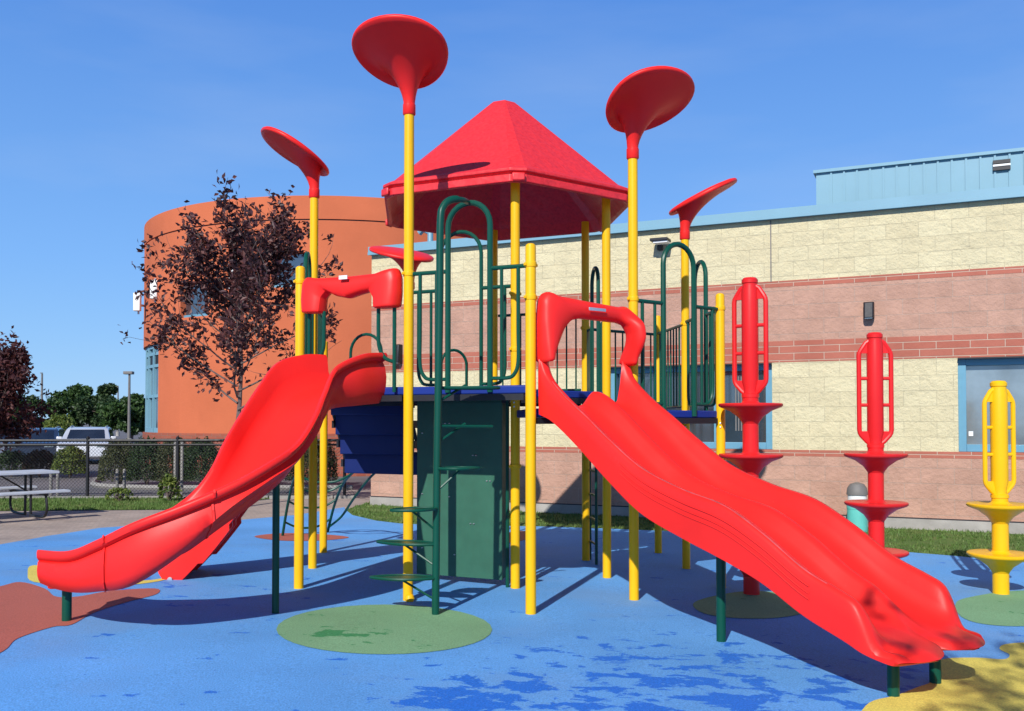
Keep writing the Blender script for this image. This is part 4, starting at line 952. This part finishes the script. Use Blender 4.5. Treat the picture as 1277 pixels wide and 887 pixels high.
# stations: near rim (x, y, z), far rim (x, y, z), bed height, skirt depth
ST = [((-1.17, 8.47, 2.27), (-1.77, 8.72, 2.27), 1.955, .13), ((-1.33, 8.22, 2.24), (-1.93, 8.56, 2.26), 1.93, .13), ((-1.52, 7.96, 2.11), (-2.12, 8.34, 2.17), 1.82, .06),
      ((-1.57, 7.70, 1.89), (-2.22, 8.10, 1.95), 1.62, .0), ((-1.60, 7.46, 1.69), (-2.29, 7.86, 1.73), 1.42, -.04), ((-1.68, 7.18, 1.47), (-2.34, 7.56, 1.49), 1.19, -.09), ((-1.83, 6.93, 1.33), (-2.40, 7.36, 1.25), 1.01, -.13),
      ((-2.05, 6.74, 1.19), (-2.52, 7.26, 1.07), .86, -.10), ((-2.36, 6.62, 1.05), (-2.72, 7.24, .92), .71, .02), ((-2.70, 6.60, .92), (-2.93, 7.27, .77), .58, .10), ((-3.01, 6.70, .78), (-3.14, 7.36, .66), .49, .075),
      ((-3.27, 6.82, .685), (-3.38, 7.46, .57), .45, .06), ((-3.56, 6.95, .675), (-3.65, 7.58, .565), .46, .04)]
def slide1():
    nn = catmull([q[0] for q in ST], 8); ff = catmull([q[1] for q in ST], 8); bl = catmull([(q[2], q[3], 0) for q in ST], 8); rings = []; n = len(nn)
    for i in range(n):
        A_, B_ = nn[i].copy(), ff[i].copy(); bed, low, _ = bl[i]; za_, zb_ = A_.z - bed, B_.z - bed; A_.z = B_.z = 0; c = (A_ + B_) / 2; hv = (A_ - B_) / 2; ring = []
        end = sstep(n - 5, n - 1, i); low = low * (1 - .3 * end)
        up_ = max(0, -low); lf = .07
        near = [(.80, -low - .02), (.94, -low + .012), (1.03, max(-low + .05, -.3 * low)), (1.06, max(-low + .06, .30 * za_)), (1.01, max(-low + .07, .58 * za_)), (.94, za_ - .085), (1.02, za_ - .07), (1.075, za_ - .055), (1.09, za_ - .02), (1.05, za_), (.97, za_), (.92, za_ - .03), (.88, max(za_ * .5, up_ + .06)), (.77, .06 + up_ * .8), (.52, .012 + up_ * .3), (0, 0)]
        far = [(.52, .012), (.77, .06), (.88, zb_ * .5), (.92, zb_ - .03), (.97, zb_), (1.05, zb_), (1.09, zb_ - .02), (1.075, zb_ - .055), (1.0, zb_ - .075), (1.0, .3 * zb_), (.98, -lf)]
        for l, z in near: ring.append(c + hv * l + Vector((0, 0, bed + z)))
        for l, z in far: ring.append(c - hv * l + Vector((0, 0, bed + z)))
        for l, z in ((-.93, -lf - .005), (-.86, -.05), (0, -.045), (.7, -.045 + up_ * .6), (.84, -low - .012 + .02 * (low > 0))): ring.append(c + hv * l + Vector((0, 0, bed + z)))
        rings.append(ring)
    m_ = MB(); m_.rings(rings); o = m_.build('curved_slide', M['red'], play, auto=50)
    # flanged joints
    for i0 in (59, 78):
        sh = MB(); rows = []
        for i, k in ((i0, .99), (i0, 1.05), (i0 + 1, 1.05), (i0 + 1, .99)):
            ring = [rings[i0][q].lerp(rings[i0 + 1][q], .0 if i == i0 else .32) for q in list(range(29, 32)) + list(range(0, 10))]; c = sum(ring, Vector()) / len(ring); c = c.lerp(rings[i0][15], .6)
            rows.append([c + (q - c) * k for q in ring])
        sh.rings([list(x) for x in zip(*rows)]); sh.build('joint_flange', M['red'], o, smooth=False)
    return o
cs = slide1()
def leg1(x, y, zt, r=.03): m_ = MB(); m_.lathe((x, y, 0), [(r, gz(x, y) - .03), (r, zt)], 14); m_.build('slide_leg', M['green'], cs)
leg1(-1.967, 7.706, 1.34); leg1(-3.493, 7.27, .36, .036)
m_ = MB(); m_.box((-3.50, 7.24, .375), (.2, .16, .07)); m_.build('foot_bracket', M['red'], cs, bevel=.02)
# hood of the curved slide: wavy bar with two feet on U tubes
D1 = (P['P2'] - P['P1']).normalized(); L1 = 1.2
def h1(l, z, t): return M1 + D1 * l + n1 * t + Vector((0, 0, z))
oa = [(-.52, 2.66), (-.535, 2.8), (-.53, 2.96), (-.49, 3.015), (-.35, 2.995), (0, 2.99), (.3, 3.0), (.40, 3.03), (.50, 3.04), (.535, 2.96), (.535, 2.8), (.52, 2.67)]
ia = [(.28, 2.67), (.27, 2.77), (.22, 2.835), (.12, 2.82), (-.02, 2.785), (-.14, 2.81), (-.23, 2.86), (-.285, 2.80), (-.30, 2.66)]
hd1 = hood(oa, ia, h1, .15, 'hood', cs, .02)
for sg in (-1, 1):
    m_ = MB(); a_, b_ = sg * .30 + .0, sg * .47
    m_.tube(catmull([h1(sg * .30, 2.68, .03), h1(sg * .30, 2.45, .03), h1(sg * .31, 2.32, .03), h1(sg * .37, 2.22, .03), h1(sg * .47, 2.18, .03)], 5), .018, 8)
    m_.tube([h1(b_, 2.68, .03), h1(b_, DL - .05, .03)], .018, 8); m_.build('hood_rail', M['green'], hd1)
m_ = MB(); m_.box(tuple(h1(0, 2.965, .15)), (.09, .01, .035), math.atan2(D1.y, D1.x)); m_.build('hood_plate', M['white'], hd1)

# ---------------- red moulded climber at the left rear side (P1-P8)
def red_climber():
    rings = []; hwid = .33; c = lerp('P1', 'P8', .5); K = 60
    foot = Vector((-3.50, 9.50, gz(-3.5, 9.5) + .02)); topv = Vector((c.x, c.y, DL)); along = (P['P8'] - P['P1']).normalized()
    for k in range(K + 1):
        s = k / K; p = foot.lerp(topv, s); p.z = foot.z + (DL - foot.z) * (s ** 1.22); stp = .05 * ((k * 7 / K) % 1) - .02; dep = .13 + .035 * (int(k * 5 / K) % 2)
        slope = math.atan2((DL - foot.z) * 1.22 * max(s, .02) ** .22, (topv - foot).xy.length); nrm = Vector((-math.sin(slope), 0, math.cos(slope)))
        prof_ = [(-1, -dep), (-1.03, -.02), (-1.02, .06), (-.94, .085), (-.84, .06), (-.76, stp), (-.3, stp), (0, stp + .015), (.3, stp), (.76, stp), (.84, .06), (.94, .085), (1.02, .06), (1.03, -.02), (1, -dep), (.9, -dep), (.86, -.06), (.36, -.06), (.32, -dep * .9), (.22, -dep * .9), (.18, -.06), (-.18, -.06), (-.22, -dep * .9), (-.32, -dep * .9), (-.36, -.06), (-.86, -.06), (-.9, -dep)]
        rings.append([p + along * (l * hwid) + nrm * z for l, z in prof_])
    m_ = MB(); m_.rings(rings); o = m_.build('red_climber', M['red'], play, auto=40)
    b_ = MB(); q = rings[1][1]; b_.lathe((q.x + .05, q.y - .012, q.z + .0), [(.004, -.01), (.024, -.008), (.024, .008), (.004, .01)], 10, Matrix.Rotation(R(90), 3, 'X')); b_.build('foot_bolt', M['steel'], o)
red_climber()

# ---------------- blue stair going down behind, and green arched climber
sd_ = (P['P9'] - P['E']).normalized(); back = Vector((-sd_.y, sd_.x, 0)); back = back if back.y > 0 else -back
for i in range(4):
    z = DL - .24 * (i + 1); c = (P['E'] + P['P9']) / 2 + back * (.04 + .10 * i); th = math.atan2(sd_.y, sd_.x)
    m_ = MB(); m_.box((c.x, c.y, z + .135), (1.04, .035, .265), th); c2 = c + back * .075; m_.box((c2.x, c2.y, z + .02), (1.04, .14, .036), th)
    m_.build('stair_step', M['blueshade'], play, bevel=.01)
for sg in (-1, 1):
    m_ = MB()
    for i in range(4):
        c = (P['E'] + P['P9']) / 2 + back * (.10 + .10 * i) + sd_ * sg * .54; m_.box((c.x, c.y, DL - .24 * (i + 1) + .13), (.03, .2, .09), math.atan2(sd_.y, sd_.x))
    a = (P['E'] + P['P9']) / 2 + sd_ * sg * .54 + back * .04; b = a + back * .42
    m_.tube([Vector((a.x, a.y, DL - .06)), Vector((b.x, b.y, DL - .96))], .022, 6)
    m_.build('stair_stringer', M['dark'], play)
m_ = MB(); rails = []
for (pa, pb) in (((353, 669), (372, 596)), ((409, 664), (441, 590))):
    g0 = gp(*pa); x1_, y1_ = xa(pb[0], 12.1), 12.1
    pts = catmull([(g0[0], g0[1], 0), (g0[0] * .75 + x1_ * .25, g0[1] * .75 + y1_ * .25 + .05, .42), (g0[0] * .4 + x1_ * .6, g0[1] * .4 + y1_ * .6 + .05, .78), (x1_, y1_, .98)], 7); rails.append(pts); m_.tube(pts, .02, 8)
for k in (4, 9, 14, 19):
    a, b = rails[0][k], rails[1][k]; m_.tube(catmull([a, a.lerp(b, .3) - Vector((0, -.05, .10)), a.lerp(b, .7) - Vector((0, -.05, .10)), b], 5), .015, 8)
b0 = rails[1]
m_.tube(catmull([b0[2], b0[5] + Vector((.16, -.1, -.02)), b0[12] + Vector((.22, -.1, -.1)), b0[18] + Vector((.3, 0, -.0)), b0[-1] + Vector((.4, .1, .05))], 6), .017, 8)
m_.build('arched_climber', M['green'], play)

# ------------------------------------------------------------------ pod towers
def tower(x, y, discs, mat, yaw, label, seed=0):
    g = gz(x, y); root = thing('pod_tower', label, 'climbing tower', (x, y, g), group='free standing pod towers')
    zt = .345 + .49 * (discs - 1) + g * .3
    m_ = MB(); m_.lathe((x, y, 0), [(.077, g - .05), (.077, zt - .02), (.077, zt + .07)], 20); m_.build('column', mat, root)
    for k in range(discs):
        z = zt - .49 * k; m_ = MB(); m_.lathe((x, y, z), [(.069, -.20), (.085, -.17), (.12, -.12), (.20, -.06), (.29, -.025), (.305, -.012), (.305, .004), (.295, .012), (.20, .006), (.12, .008), (.085, .02), (.069, .05)], 40)
        m_.build('disc', mat, root, auto=50)
    zb_ = zt + .07; m_ = MB()
    m_.lathe((x, y, zb_), [(.084, 0), (.084, .03), (.064, .04), (.064, .09), (.080, .16), (.080, 1.03), (.070, 1.085), (.070, 1.105), (.078, 1.115), (.078, 1.145), (.06, 1.165), (.02, 1.17)], 24); m_.build('top_column', mat, root)
    ca, sa = math.cos(yaw), math.sin(yaw)
    def fp(l, z): return (x + l * ca, y + l * sa, zb_ + z)
    for sg in (-1, 1):
        m_ = MB()
        m_.tube([fp(sg * .04, .03), fp(sg * .085, .065), fp(sg * .138, .125), fp(sg * .151, .15), fp(sg * .156, .18), fp(sg * .156, .55), fp(sg * .156, .93), fp(sg * .151, .96), fp(sg * .138, .985), fp(sg * .09, 1.06), fp(sg * .045, 1.09)], .0235, 10)
        for z in (.43, .70): m_.tube([fp(sg * .05, z), fp(sg * .156, z)], .018, 8)
        # solid shoulders
        for pl in ([(.05, .03), (.14, .125), (.153, .165), (.05, .165)], [(.05, .955), (.155, .955), (.145, .99), (.09, 1.075), (.05, 1.095)]):
            n_ = Vector((-sa, ca, 0)) * .016; m_.rings([[Vector(fp(sg * l, z)) - n_ for l, z in pl], [Vector(fp(sg * l, z)) + n_ for l, z in pl]])
        m_.build('side_frame', mat, root)
tower(2.317, 8.96, 4, M['redpod'], R(-32), 'tall red pod tower with four discs beside the double slide')
tower(xa(1091.5, 9.35), 9.35, 3, M['redpod'], R(-8), 'medium red pod tower with three discs in the middle of the row')
tower(xa(1245.5, 9.22), 9.22, 2, M['yellow'], R(8), 'short yellow pod tower with two discs near the window')
